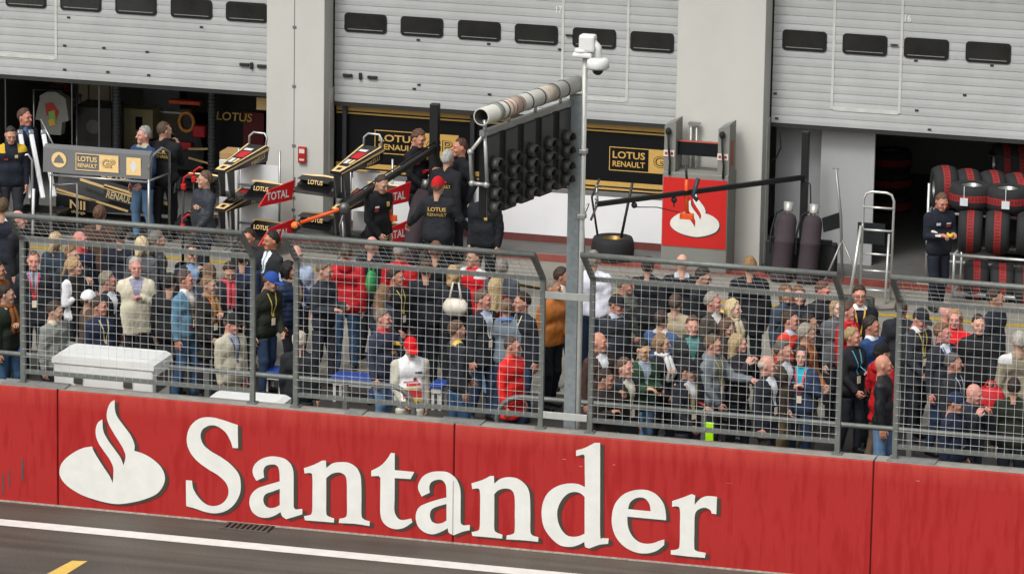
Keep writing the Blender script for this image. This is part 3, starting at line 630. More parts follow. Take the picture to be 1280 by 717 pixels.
# ------------------------------------------------------------------ tyres
TREAD = mat('232325', .8, 0, .18, 10, .2, 40); RED = mat('8c2524', .75, 0, .22, 14)
def tyre_proto(label, grp):
    rt = empty('tyre', (0, 0, 0), label, 'tyre', grp)
    Rr, W2 = .335, .185
    prof = [(.17, -W2+.02), (.24, -W2), (.3, -W2+.012), (Rr-.012, -W2+.06), (Rr, -W2+.1), (Rr+.004, 0), (Rr, W2-.1), (Rr-.012, W2-.06), (.3, W2-.012), (.24, W2), (.17, W2-.02)]
    MB().lathe(prof, 32, 0, None, True, 'x').build('carcass', TREAD, rt, True)
    mb = MB(); mb.lathe([(Rr+.0055, -.052), (Rr+.0075, 0), (Rr+.0055, .052)], 32, 0, None, True, 'x'); bd = mb.build('red_band', RED, rt, True)
    mb = MB()                                                            # the lettering ring on the band, as short dark strokes
    for k in range(40):
        a = 2*math.pi*k/40
        for dx in (-.018, .014):
            M_ = Matrix.Rotation(a, 4, 'X'); mb.box((dx-.012, -.012, Rr+.0078), (dx+.01, .010, Rr+.0088), 0, 0, M_)
    mb.build('print', mat('4d1212', .7), bd, True)
    rim = MB(); rim.lathe([(.172, -W2+.03), (.155, -W2+.05), (.14, -.05), (.05, -.1), (.001, -.1)], 24, 0, None, True, 'x'); rim.lathe([(.172, W2-.03), (.16, W2-.01), (.15, .06), (.06, .1), (.001, .11)], 24, 0, None, True, 'x')
    rim.build('rim', mat('8c8d8a', .35, .8), rt, True)
    return rt
TG = 'racing tyres with red bands on the right hand racks'
tp = tyre_proto('', TG)
def ty(x, y, Y, rz, flat, lab, first=[True]):
    q = onY(x, y, Y); o = tp if first[0] else copy_tree(tp); first[0] = False
    o.location = tuple(q); o.rotation_euler = (0, R(90) if flat else 0, R(rz)); o['label'] = lab
ty(1220, 352, 15.4, 12, 0, 'lower shelf tyre nearest the mechanic, partly behind the fence rail')
ty(1252, 356, 15.4, 12, 0, 'second tyre from the rack post on the lower shelf')
ty(1282, 361, 15.4, 12, 0, 'lower shelf tyre cut by the right border')
ty(1213, 289, 15.5, 9, 0, 'upright tyre on the main shelf beside the mechanic\'s hands')
ty(1247, 290, 15.5, 9, 0, 'upright tyre on the main shelf, second from the mechanic, rim showing')
ty(1286, 292, 15.5, 9, 0, 'upright main shelf tyre cut by the right border')
ty(1214, 244, 15.75, 5, 1, 'flat lying tyre with a white tag right of the mechanic\'s head')
ty(1259, 248, 15.75, 5, 1, 'flat lying tyre with a white tag near the right border')
ty(1180, 234, 16.4, 20, 0, 'top row tyre directly behind the mechanic\'s head, furthest left')
ty(1209, 238, 16.5, 22, 0, 'top row tyre, second from the left, half hidden')
ty(1240, 240, 16.5, 24, 0, 'top row tyre, third from the left')
ty(1270, 243, 16.5, 26, 0, 'top row tyre, last one before the right border')
for x, y in ((1205, 250), (1257, 254)):
    q = onY(x, y, 15.38); tg_ = MB(); tg_.box((q[0]-.06, 15.375, q[2]-.09), (q[0]+.06, 15.379, q[2]+.03), 0); tg_.tube([(q[0], 15.377, q[2]+.03), (q[0]-.01, 15.42, q[2]+.2)], .006, 4)
    tag(tg_.build('tyre_tag', mat('c9cdd0', .6)), 'white paper tag on the flat tyre '+('near the mechanic' if x < 1230 else 'near the right border'), 'tag', 'paper tags on the flat tyres')
CH = mat('c9cbc9', .3, .6, .1, 10)
rk = empty('tyre_rack', (3.4, 15.4, 0), 'chrome tube tyre rack standing before the right garage', 'rack', 'tyre racks at the right garage')
def rack(rt, x0, x1, y0, y1, zs, zt):
    for x in (x0, x1):
        for y in (y0, y1): MB().tube([(x, y, 0), (x, y, zt)], .022, 8).build('upright', CH, rt)
    for z in zs:
        mb = MB()
        for y in (y0, y1): mb.tube([(x0, y, z), (x1, y, z)], .022, 8)
        for x in (x0, x1): mb.tube([(x, y0, z), (x, y1, z)], .022, 8)
        mb.build('shelf_frame', CH, rt)
zsh = onY(1230, 321, 15.12)[2]
rack(rk, onY(1192, 340, 15.1)[0], 5.1, 15.1, 15.75, (.1, zsh), zsh+.02)
rk2 = empty('tyre_rack', (3.4, 16.3, 0), 'tall tyre rack behind, holding the top row of tyres in the garage mouth', 'rack', 'tyre racks at the right garage')
rack(rk2, onY(1160, 270, 16.1)[0], 5.1, 16.1, 16.62, (.35, 1.1), 1.55)
# deeper tyres in the dark garage
TG2 = 'tyre stacks in the dark of the right garage'
for i, (x, y) in enumerate(((1114, 200), (1114, 226), (1114, 254), (1114, 282))):
    o = copy_tree(tp); q = onY(x, y, 21.); o.location = (q[0], 21., q[2]); o.rotation_euler = (0, R(90), 0)
    tag(o, ['topmost', 'second', 'third', 'lowest'][i]+' tyre of the dim stack inside the right garage', 'tyre', TG2)
for i, (x, y) in enumerate(((1255, 205), (1274, 206))):
    o = copy_tree(tp); q = onY(x, y, 18.0); o.location = (q[0], 18., q[2]); o.rotation_euler = (0, 0, R(20)); tag(o, ['left', 'right'][i]+' hand dim tyre high on the back shelf of the right garage', 'tyre', TG2)
bs = empty('back_shelf', (2.6, 18.2, 0), 'dark storage shelf in the depth of the right garage', 'shelf')
mb = MB()
for z in (.2, .75, 1.3, 1.72): mb.box((2.7, 17.7, z-.02), (5, 18.5, z))
mb.build('boards', mat('2a2a2a', .7), bs)
# light partition boards in the right garage mouth
pt = empty('partition_board', (.5, 16.9, 0), 'plain light grey partition board behind the gas cylinders', 'partition')
MB().box((.24, 16.9, 0), (1.09, 16.96, 2.13), 0, .004).build('board', mat('a3a5a6', .5, 0, .04, 2), pt)
MB().box((-.52, 17.1, 0), (.22, 17.16, 2.3), 0, .004).build('rear_board', mat('8b8d8f', .5, 0, .04, 2), pt)
mb = MB(); q = onY(975, 165, 16.7); mb.tube([q, q+[.02, 0, -.25], q+[-.05, 0, -.42], q+[-.12, 0, -.45]], .012, 6)
tag(mb.build('hanging_cable', rubber()), 'black cable hanging down beside the right pier', 'cable')
# gas cylinders in maroon covers
GC = mat('3b3237', .85, 0, .15, 8, .2, 30)
for i, (xt, yt, xb, yb) in enumerate(((985, 266, 975, 352), (1017, 269, 1007, 360))):
    T, B = onY(xt, yt, 15.6), onY(xb, yb, 15.35); B[2] = max(B[2], .0); d = (T-B); L_ = np.linalg.norm(d); Mx = Vector(d).to_track_quat('Z', 'Y').to_matrix().to_4x4(); Mx.translation = Vector(B)
    rt = empty('gas_cylinder', B, ['gas cylinder in a maroon cover nearest the pier', 'gas cylinder in a maroon cover next to the camera stand'][i], 'gas cylinder', 'gas cylinders by the right pier')
    MB().lathe([(.001, .0), (.15, .01), (.155, .05), (.153, L_*.55), (.16, L_*.56), (.16, L_*.6), (.153, L_*.61), (.15, L_*.88), (.12, L_*.97), (.06, L_), (.001, L_)], 20, 0, Mx).build('cover', GC, rt)
    mb = MB(); mb.lathe([(.03, L_), (.03, L_+.06), (.05, L_+.07), (.05, L_+.1), (.001, L_+.11)], 12, 0, Mx); mb.lathe([(.07, L_+.03), (.085, L_+.17), (.075, L_+.17), (.06, L_+.03)], 12, 0, Mx)
    mb.build('valve', mat('a9a9a5', .4, .4), rt)
    mb = MB(); mb.tube([Mx @ Vector((.05, 0, L_+.06)), Mx @ Vector((.2, -.02, L_-.02)), Mx @ Vector((.24, 0, L_*.7)), Mx @ Vector((.2, .05, L_*.4))], .016, 6); mb.build('hose', rubber(), rt)
cr = empty('cylinder_cradle', (-.02, 15.7, 0), 'dark cradle holding the two gas cylinders upright', 'cradle')
mb = MB(); mb.box((-.35, 15.75, .0), (.75, 15.95, .55), 0, .02); mb.tube([(-.3, 15.72, .6), (.7, 15.72, .6)], .03, 6); mb.build('frame', mat('1e2024', .6), cr)
# camera stand with a black screen
st = empty('screen_stand', onY(1050, 350, 15.2), 'black screen on a thin tripod stand between cylinders and chrome steps', 'screen stand')
a, b = onY(1045, 211, 15.2), onY(1053, 352, 15.2)
mb = MB(); mb.tube([a, onY(1051, 270, 15.2), b], .022, 8); mb.box(a+[-.05, -.01, -.01], a+[.05, .01, .01])
for dx in (-.3, .35): mb.tube([onY(1053, 300, 15.2), np.array([b[0]+dx, 15.1, 0.02])], .018, 6)
mb.build('pole', mat('8b8b89', .4, .5), st)
s0, s1 = onY(1028, 263, 15.25), onY(1052, 292, 15.25); MB().prism([(s0[0], s0[2]-.12), (s1[0]-.02, s0[2]), (s1[0], s1[2]+.1), (s0[0]+.03, s1[2])], lambda p: (p[0], 15.23, p[1]), lambda p: (p[0], 15.29, p[1])).build('screen', mat('15181b', .25), st)
# chrome steps
ld = empty('step_ladder', onY(1095, 375, 14.8), 'chrome tube step ladder with hooped top in front of the right garage', 'step ladder')
x0, x1 = onY(1078, 300, 14.8)[0], onY(1116, 300, 14.8)[0]; zt = onY(1095, 240, 14.8)[2]
hoop = [(x0, 14.75, 0)]+[(x0, 14.8, zt-.12), (x0+.04, 14.8, zt-.03), (x0+.12, 14.8, zt), (x1-.12, 14.8, zt), (x1-.04, 14.8, zt-.03), (x1, 14.8, zt-.12)]+[(x1, 14.75, 0)]
MB().tube(hoop, .02, 8).build('frame', CH, ld)
mb = MB(); mb.tube([(x0-.1, 14.45, 0), (x0-.02, 14.75, zt*.68)], .026, 8); mb.tube([(x1-.02, 14.45, 0), (x1-.05, 14.75, zt*.62)], .02, 8); mb.build('rear_leg', CH, ld)
for k, z in enumerate((.12, .42, .68, 1.05, 1.4)): mb = MB(); mb.tube([(x0, 14.78, z), (x1, 14.78, z)], .018, 8); mb.build('rung', CH, ld)
mb = MB(); mb.box((x0-.12, 15.0, .78), (x0+.3, 15.05, 1.1)); mb.build('dark_case', mat('1c2024', .4), ld)
mb = MB(); cx, cz = (x0+x1)/2-.05, .0
mb.tube([(x1+.02, 14.6, .3)]+[(cx+.45*math.cos(t_*.35)+.1, 14.2-.28*math.sin(t_*.35), .03) for t_ in range(0, 10)], .012, 6)
for k in range(5): mb.tube([(cx-.1+.28*math.cos(j*.524), 14.05+(.2-.012*k)*math.sin(j*.524), .02+.035*k) for j in range(12)], .012, 5, 0, False, True)
tag(mb.build('coiled_hose', mat('3b3b39', .6)), 'dark hose coiled on the ground at the foot of the chrome steps', 'hose')
# tyre lying flat below the boom end
o = copy_tree(tp); q = onZ(759, 330, 0); o.location = (q[0], q[1]+.33, .19); o.rotation_euler = (0, R(90), 0); tag(o, 'black tyre with a golden rim lying flat before the white boards', 'tyre'); del o['group']
for ch in list(o.children):
    if ch.name.startswith('red_band'):
        for g_ in list(ch.children): bpy.data.objects.remove(g_)
        bpy.data.objects.remove(ch)
    elif ch.name.startswith('rim'):
        ch.data = ch.data.copy(); ch.data.materials[0] = mat('8f7444', .45, .7)
TYF = o
mb = MB(); mb.tube([(q[0]-.25, q[1]+.33, .38), (q[0]-.32, q[1]+.2, 1.0), (q[0]-.2, q[1]+.2, 1.3)], .018, 6); mb.tube([(q[0]+.13, q[1]+.33, .36), (q[0]+.3, q[1]+.3, 1.25)], .022, 6)
tag(mb.build('boom_prop', mat('2b2e33', .5)), 'two thin dark struts rising from the flat tyre to the boom', 'strut')
# black cable across the pit lane
mb = MB(); mb.tube([onZ(x, y, .02) for x, y in ((615, 352), (632, 351), (650, 356), (672, 360), (700, 363), (760, 358))], .02, 6)
tag(mb.build('ground_cable', rubber()), 'black cable snaking over the yellow line of the pit lane', 'cable')

# ------------------------------------------------------------------ left garage: racks of bodywork
CARBON = mat('131315', .3, 0, .2, 10, spec=.5); GOLDL = mat('e6c58a', .45, 0, .1, 10); REDP = mat('c01620', .4, 0, .06); SILV = mat('a8a9a8', .3, .7, .1, 8); WP = mat('d4d6d6', .4, 0, .05)
def loft(mb, secs, m=0):
    n = len(secs[0]); vs = [p for s_ in secs for p in s_]; fs = []
    for i in range(len(secs)-1):
        for k in range(n): fs.append((i*n+k, i*n+(k+1) % n, (i+1)*n+(k+1) % n, (i+1)*n+k))
    mb.add(vs, fs+[tuple(range(n)), tuple(range((len(secs)-1)*n, len(secs)*n))[::-1]], m)
def nose_assembly():
    """nose cone on two pylons over a front wing; nose points along -Y, origin at the wing's middle, on the ground"""
    rt = empty('nose_assembly', (0, 0, 0), '', 'nose cone', 'black and gold nose cones stored on racks')
    secs = []
    for t in (0, .12, .3, .6, 1.0):
        y = -.55+1.15*t; w_ = .1+.12*t; h_ = .05+.2*t; zt_ = .5+.2*t; zb = zt_-h_
        secs.append([(-w_, y, zt_-.02), (-w_*.8, y, zt_), (w_*.8, y, zt_), (w_, y, zt_-.02), (w_*.85, y, zb), (-w_*.85, y, zb)])
    mb = MB(); loft(mb, secs); nc = mb.build('nose', CARBON, rt, True)
    mb = MB()
    def top(t, u, l=.004): return (u*(.1+.12*t)*.8, -.55+1.15*t-.0, .5+.2*t+l)
    def patch(t0, t1, u0, u1, m, l=.004): mb.add([top(t0, u0, l), top(t0, u1, l), top(t1, u1, l), top(t1, u0, l)], [(0, 1, 2, 3)], m)
    patch(.0, 1, -1, -.82, 0); patch(.0, 1, .82, 1, 0); patch(0, .2, -.8, .8, 0)
    mb.add([(.1+.004, -.55, .48), (.1+.004, -.55, .46), (.224, .6, .64), (.224, .6, .68)], [(0, 1, 2, 3)], 0)
    mb.add([(-.104, -.55, .48), (-.104, -.55, .46), (-.224, .6, .64), (-.224, .6, .68)], [(0, 1, 2, 3)], 0)
    patch(.5, .72, -.5, .6, 1, .006); patch(.76, .84, -.6, .3, 2, .006); patch(.3, .45, -.6, .0, 2, .006); patch(.3, .45, .2, .6, 0, .006); patch(.05, .14, -.4, .4, 3, .007)
    mb.build('livery', [GOLDL, REDP, WP, CARBON], nc, True)
    text_on('PIRELLI', (.212, .25, .54), (0, 1, .17), (0, -.17, 1), .4, .07, GOLDL, nc, 'lettering', .01, 0, .012, True)
    mb = MB(); mb.tube([(-.15, .6, .66), (-.16, .63, .82), (-.1, .66, .88), (.1, .66, .88), (.16, .63, .82), (.15, .6, .66)], .018, 8); mb.build('hoop', SILV, rt, True)
    for sx in (-.085, .085): mb = MB(); mb.prism([(-.46, .48), (-.26, .5), (-.24, .05), (-.38, .05)], lambda p: (sx-.012, p[0], p[1]), lambda p: (sx+.012, p[0], p[1])); mb.build('pylon', mat('4a4c4e', .4, .3), rt, True)
    wg = MB()
    wg.prism([(-.42, .05), (-.25, .03), (-.06, .06), (-.25, .06)], lambda p: (-.9, p[0], p[1]), lambda p: (.9, p[0], p[1]))
    for s_ in (-1, 1):
        for k in range(3):
            x0_, x1_ = s_*.28, s_*.88
            wg.add([(x0_, -.3+.1*k, .07+.04*k), (x1_, -.32+.1*k, .09+.05*k), (x1_, -.18+.1*k, .13+.06*k), (x0_, -.18+.1*k, .1+.05*k)], [(0, 1, 2, 3)]); wg.add([(x0_, -.3+.1*k, .065+.04*k), (x1_, -.32+.1*k, .085+.05*k), (x1_, -.18+.1*k, .125+.06*k), (x0_, -.18+.1*k, .095+.05*k)], [(0, 1, 2, 3)])
    w_ = wg.build('front_wing', CARBON, rt, True)
    for s_ in (-1, 1):
        mb = MB(); mb.tube([(s_*.26, .02, .25), (s_*.5, .0, .27), (s_*.88, -.02, .25)], .02, 5); mb.add([(s_*.34, -.2, .2), (s_*.88, -.22, .23), (s_*.88, -.04, .26), (s_*.34, -.02, .26)], [(0, 1, 2, 3)], 1)
        mb.build('flap', [GOLDL, CARBON], w_, True)
    text_on('LOTUS', (-.55, -.205, .2), (1, 0, 0), (0, .3, 1), .26, .07, GOLDL, w_, 'lettering', .01, 0, .01, True)
    text_on('LOTUS', (.55, -.205, .2), (1, 0, 0), (0, .3, 1), .26, .07, GOLDL, w_, 'lettering', .01, 0, .01, True)
    for s_ in (-1, 1):
        f_ = lambda p, o: (s_*(.91+.34*(p[0]+.35))+o, p[0], p[1])
        mb = MB(); mb.prism([(-.7, .03), (-.06, .05), (.0, .36), (-.5, .27)] if s_ > 0 else [(-.5, .03), (-.06, .05), (-.04, .2), (-.4, .16)], lambda p: f_(p, -.01), lambda p: f_(p, .01)); ep = mb.build('endplate', REDP if s_ > 0 else CARBON, rt, True)
        if s_ > 0: text_on('TOTAL', (s_*.91+.014, -.34, .17), (.34, 1, .0), (0, 0, 1), .46, .13, WP, ep, 'lettering', .02, 0, .004, True)
    return rt
na = nose_assembly(); firstn = True
for (x, y, rz, lab) in ((297, 236, -12, 'upper black and gold nose cone on the left stand'), (297, 284, -12, 'lower black and gold nose cone on the left stand'), (441, 238, -12, 'upper black and gold nose cone on the right stand'), (441, 285, -12, 'lower black and gold nose cone on the right stand')):
    q = onY(x, y, 14.9); o = na if firstn else copy_tree(na); firstn = False
    o.location = (q[0], 14.9, max(q[2]-.1, .02)); o.rotation_euler = (0, 0, R(rz)); o['label'] = lab
for i, x in enumerate((-8.45, -6.6)):
    rt = empty('nose_stand', (x, 15, 0), ['thin tube stand with white boards under the left nose cones', 'thin tube stand with white boards under the right nose cones'][i], 'stand', 'stands for the nose cones')
    mb = MB()
    for dx in (-.3, .38): mb.tube([(x+dx, 15.25, 0), (x+dx, 15.25, 1.5)], .018, 8); mb.tube([(x+dx, 14.5, 0), (x+dx, 15.25, .02)], .018, 8)
    for z in (.3, .92): mb.tube([(x-.3, 15.25, z), (x+.38, 15.25, z)], .018, 8)
    mb.tube([(x-.15, 14.5, 0), (x-.2, 14.5, .75)], .02, 8)
    mb.build('frame', SILV, rt)
    for z in (.42, 1.05): MB().box((x-.27, 15.28, z-.3), (x+.35, 15.3, z+.2)).build('white_board', WP, rt)
# trolley with the grey wing carrying the team marks
tr = empty('wing_trolley', (-10.7, 14.3, 0), 'grey wing with gold team marks mounted on a tube trolley', 'wing trolley')
GW = mat('707172', .4, .1, .06, 4)
MB().prism([(0, 1.12), (.02, 1.5), (.12, 1.55), (.18, 1.5), (.1, 1.12)], lambda p: (-11.63, 14.2+p[0], p[1]), lambda p: (-9.86, 14.2+p[0], p[1])).build('wing', GW, tr)
wing = [o_ for o_ in tr.children][0]
def disc(cx, cz, r_, y, m_, nm, par, n=20): mb = MB(); mb.add([(cx+r_*math.cos(6.2832*k/n), y, cz+r_*math.sin(6.2832*k/n)) for k in range(n)], [tuple(range(n))]); return mb.build(nm, m_, par)
rd = disc(-11.36, 1.33, .125, 14.196, GOLDL, 'round_badge', wing); mb = MB(); mb.add([(-11.45, 14.193, 1.28), (-11.27, 14.193, 1.28), (-11.3, 14.193, 1.35), (-11.36, 14.193, 1.42), (-11.42, 14.193, 1.35)], [(0, 1, 2, 3, 4)]); mb.build('badge_field', GW, wing)
team_sign(-11.08, -10.37, 1.19, 1.46, 14.197, wing, True, GOLDL)
mb = MB(); mb.add([(-10.24, 14.196, 1.17), (-10.0, 14.196, 1.17), (-10.0, 14.196, 1.45), (-10.24, 14.196, 1.45)], [(0, 1, 2, 3)]); mb.build('square_badge', GOLDL, wing)
mb = MB(); mb.add([(-10.12, 14.193, 1.21), (-10.06, 14.193, 1.31), (-10.12, 14.193, 1.41), (-10.18, 14.193, 1.31)], [(0, 1, 2, 3)]); mb.build('diamond', WP, wing)
mb = MB()
for x in (-11.5, -9.87): mb.tube([(x, 14.2, 0.06), (x, 14.2, 1.12)], .022, 8)
mb.tube([(-11.5, 14.19, 1.08), (-9.87, 14.19, 1.08)], .018, 8)
mb.tube([(-9.87, 14.2, 1.3), (-9.87, 14.3, 1.46), (-9.8, 14.6, 1.55), (-9.76, 14.85, 1.45), (-9.76, 14.85, .06)], .022, 8); mb.tube([(-9.87, 14.2, 1.1), (-9.76, 14.85, 1.1)], .018, 8)
mb.tube([(-11.1, 14.3, .06), (-11.1, 14.3, .95), (-11.5, 14.3, .9)], .018, 8); mb.tube([(-11.5, 14.2, .1), (-9.87, 14.2, .1)], .022, 8)
mb.build('frame', SILV, tr)
for x in (-11.5, -9.87, -9.76): MB().lathe([(.001, -.02), (.05, -.02), (.05, .02), (.001, .02)], 12, 0, Matrix.Translation((x, 14.2 if x != -9.76 else 14.85, .05)), True, 'x').build('castor', rubber(), tr)
# engine cover
ec = empty('engine_cover', (-10.5, 15.4, 0), 'long black and gold engine cover resting on a low stand', 'engine cover')
secs = []; A0, A1 = onY(78, 245, 15.4), onY(216, 266, 15.4)
for t in (0, .15, .4, .7, 1):
    cx = A0[0]+(A1[0]-A0[0])*t; cz = .55-.15*t; hh_ = .42-.3*t; ww = .3-.2*t
    secs.append([(cx, 15.4-ww, cz-hh_*.6), (cx, 15.4-ww*.95, cz), (cx, 15.4-ww*.55, cz+hh_*.65), (cx, 15.4, cz+hh_), (cx, 15.4+ww*.55, cz+hh_*.65), (cx, 15.4+ww, cz), (cx, 15.4+ww, cz-hh_*.6)])
mb = MB(); loft(mb, secs); sh_ = mb.build('shell', CARBON, ec)
MB().prism([(A0[0]+.25, .8), (A0[0]+.6, .93), (A1[0]-.1, .5), (A1[0]-.05, .42), (A0[0]+.9, .6)], lambda p: (p[0], 15.395, p[1]), lambda p: (p[0], 15.41, p[1])).build('fin', CARBON, ec)
def stripe(p0, p1, y, m_, w_=.02):
    a, b = onY(*p0, y), onY(*p1, y); d = V(b-a).normalized(); n_ = Vector((0, 1, 0)).cross(d)*w_; mb = MB(); mb.add([V(a)+n_, V(b)+n_, V(b)-n_, V(a)-n_], [(0, 1, 2, 3)]); mb.box(V(a)-Vector((.004, 0, .004)), V(a)+Vector((.004, .1, .004))); return mb.build('gold_stripe', m_, sh_)
stripe((70, 236), (160, 264), 15.07, GOLDL, .018); stripe((66, 239), (120, 252), 15.07, GOLDL, .01)
stripe((100, 224), (168, 246), 15.06, GOLDL, .022); stripe((130, 232), (214, 256), 15.06, GOLDL, .028)
ta, tb = onY(132, 242, 15.06), onY(171, 252, 15.06)
mb = MB(); e1 = V(tb-ta).normalized()*.3; e2 = Vector((0, 0, .085)); cc_ = V((ta+tb)/2)+Vector((0, .003, 0)); mb.add([cc_-e1-e2, cc_+e1-e2, cc_+e1+e2, cc_-e1+e2], [(0, 1, 2, 3)]); mb.build('name_field', mat('3a3a3b', .5), sh_)
text_on('RENAULT', (ta+tb)/2, tb-ta, np.cross([0, -1, 0], tb-ta)*-1 if np.cross([0, -1, 0], tb-ta)[2] < 0 else np.cross([0, -1, 0], tb-ta), .5, .12, mat('d8c49a', .5), sh_, 'lettering', .02, .1, .004)
text_on('NII', onY(97, 256, 15.05), (1, 0, -.06), (0, 0, 1), .26, .14, GOLDL, sh_, 'lettering', .02)
text_on('change', onY(98, 265.5, 15.05), (1, 0, -.06), (0, 0, 1), .24, .06, GOLDL, sh_, 'lettering', .01)
text_on('LOTUS', onY(145, 219.5, 15.1), (1, 0, -.05), (0, 0, 1), .5, .1, GOLDL, sh_, 'lettering', .02)
mb = MB(); q = onY(76, 265, 15.0); mb.lathe([(.001, -.06), (.09, -.06), (.1, 0), (.09, .06), (.001, .06)], 14, 0, Matrix.Translation(q), True, 'y'); mb.build('intake_cap', mat('28406a', .5), ec); disc(q[0]-.02, q[2], .06, q[1]-.065, mat('b9a320', .5), 'yellow_mark', ec)
mb = MB(); mb.box((A0[0], 15.2, .12), (A1[0], 15.6, .2)); 
for x in (A0[0]+.1, A1[0]-.1):
    for y in (15.22, 15.58): mb.tube([(x, y, 0), (x, y, .2)], .02, 6)
mb.build('low_stand', mat('3a3a3a', .6), ec)
# three white light strips on a trolley
lt = empty('strip_trolley', (-12.0, 14.4, 0), 'black trolley frame carrying tall white strips at the left', 'trolley')
mb = MB(); a = onY(20, 262, 14.3); b = onY(40, 262, 14.3)
mb.tube([(a[0], 14.3, .02), onY(20, 205, 14.3), onY(24, 196, 14.3), onY(35, 193, 14.3), onY(40, 200, 14.3), (b[0], 14.3, .02)], .02, 8); mb.build('hoop', SILV, lt)
mb = MB(); q = onY(25, 262, 14.4); mb.box((q[0]-.1, 14.3, .08), (q[0]+.6, 14.9, .32), 0, .02); mb.box((q[0]-.1, 14.35, .36), (q[0]+.65, 14.9, .42), 0, .02); mb.build('deck', CARBON, lt)
mb = MB(); mb.tube([onY(42, 236, 14.2), onY(41, 292, 14.2)], .022, 8); mb.build('white_pole', WP, lt)
for i, (p0, p1) in enumerate((((25.5, 168), (38.5, 248)), ((39, 168), (54, 248)), ((54.5, 168), (68, 246)))):
    T, B = onY(*p0, 14.8), onY(*p1, 14.35); d = V(T-B); Mx = d.to_track_quat('Z', 'Y').to_matrix().to_4x4(); Mx.translation = V(B)
    rt = empty('white_strip', B, ['left one of three tall white strips leaning on the trolley', 'middle one of three tall white strips leaning on the trolley', 'right one of three tall white strips leaning on the trolley'][i], 'strip', 'tall white strips leaning on the trolley')
    MB().box((-.035, -.03, 0), (.035, .03, d.length), 0, .015, Mx).build('strip', mat('dfe2e4', .25, 0, .05), rt)
    MB().box((-.04, -.035, d.length+.001), (.04, .035, d.length+.07), 0, .01, Mx).build('tip', mat('8a8f92', .3, .5), rt)
tag(MB().tube([onY(51, 149, 14.9), onY(69, 186, 14.7)], .014, 6).build('thin_rod', SILV), 'thin bright rod behind the white strips', 'rod')
# inside the left garage
gy_ = 19.5
lk = empty('locker', (-10.9, gy_, 0), 'cream locker in the dim left garage', 'locker')
a, b = onY(152, 135, gy_), onY(191, 205, gy_); MB().box((a[0], gy_, 0), (b[0], gy_+.5, a[2]), 0, .01).build('body', mat('b5a980', .6), lk); MB().box((a[0]+.25, gy_-.01, a[2]-.35), (a[0]+.37, gy_-.001, a[2]-.13)).build('opening', BLACK, lk)
for i, (x, y0, y1, w_) in enumerate(((146, 105, 235, .14), (265, 115, 225, .13))):
    q = onY(x, 150, 18.2); rt = empty('steel_column', (q[0], 18.2, 0), ['grey steel column left of the cream locker', 'grey steel column left of the gold lettering'][i], 'column', 'steel columns inside the left garage')
    MB().tube([(q[0], 18.2, 0), (q[0], 18.2, 4.8)], w_/2, 14).build('shaft', mat('6a6d70', .35, .5), rt)
    mb = MB()
    for z in np.arange(.3, 4.5, .06): mb.tube([(q[0]+.0, 18.2, z), (q[0], 18.2, z+.02)], w_/2+.008, 14)
    mb.build('ribs', mat('55585b', .4, .5), rt)
for i, x in enumerate((7, 90, 124)):
    q = onY(x, 150, 17.6); tag(MB().tube([(q[0], 17.6, 0), (q[0], 17.6, 3)], .014, 6).build('hanging_pole', mat('8f9296', .3, .5)), ['thin vertical pole at the far left of the garage', 'thin vertical pole right of the hanging suit', 'thin vertical pole before the black cabinets'][i], 'pole', 'thin poles in the left garage')
pc = empty('pale_cabinet', onY(118, 130, 19.8), 'row of pale tall cabinet doors behind the black tool cabinet', 'cabinet')
a, b = onY(98, 103, 19.8), onY(142, 190, 19.8)
for x_ in (a[0]+.02, a[0]+.8): pass
for k in range(4): MB().box((a[0]+k*.19, 19.8, 0), (a[0]+k*.19+.17, 19.9, 2.6), 0, .01).build('door', mat('a8a188', .6), pc)
for x, y, col in ((215, 150, '6d6252'), (200, 122, '5a5e62')):
    q = onY(x, y, 19.9); k_ = empty('storage_box', q, 'dim '+('brown' if col[0] == '6' else 'grey')+' storage box deep in the left garage', 'box'); MB().box(q+[-.3, 0, -.2], q+[.35, .4, .2], 0, .02).build('carton', mat(col, .7), k_)
    tag(MB().box((q[0]-.5, 19.8, q[2]-.24), (q[0]+.6, 20.4, q[2]-.205)).box((q[0]-.5, 19.85, 0), (q[0]-.45, 20.35, q[2]-.24)).box((q[0]+.55, 19.85, 0), (q[0]+.6, 20.35, q[2]-.24)).build('storage_shelf', SILV), 'shelf under the dim '+('brown' if col[0] == '6' else 'grey')+' box in the left garage', 'shelf')
rl = empty('clothes_rail', onY(66, 190, 18.2), 'steel clothes rail carrying the race suit in the left garage', 'rail'); a, b = onY(42, 112, 18.2), onY(96, 114, 18.2)
MB().tube([(a[0], 18.2, 0), a, b, (b[0], 18.2, 0)], .018, 6).build('frame', SILV, rl)
# hanging race suit
q = onY(66, 140, 18.2); sq = lambda x, y: onY(x, y, 18.2)
rs = empty('race_suit', q, 'pale race suit with red and green print hanging in the left garage', 'race suit')
MB().prism([(p[0], p[2]) for p in (sq(53, 118), sq(60, 114), sq(72, 114), sq(84, 122), sq(88, 150), sq(80, 152), sq(78, 168), sq(54, 166), sq(53, 150), sq(46, 148))], lambda p: (p[0], 18.12, p[1]), lambda p: (p[0], 18.3, p[1])).build('suit', mat('8f9088', .8, 0, .1, 8, .4, 12), rs)
mb = MB()
for pts, m_ in ((((56, 130), (66, 128), (74, 140), (70, 150), (58, 144)), 0), (((60, 140), (68, 138), (70, 152), (63, 155)), 1), (((60, 150), (66, 148), (70, 156), (62, 158)), 2)): mb.add([onY(*p, 18.11-.004*m_) for p in pts], [tuple(range(len(pts)))], m_)
mb.build('print', [mat('a8352c', .6), mat('7fae54', .6), mat('d5b24c', .6)], rs)
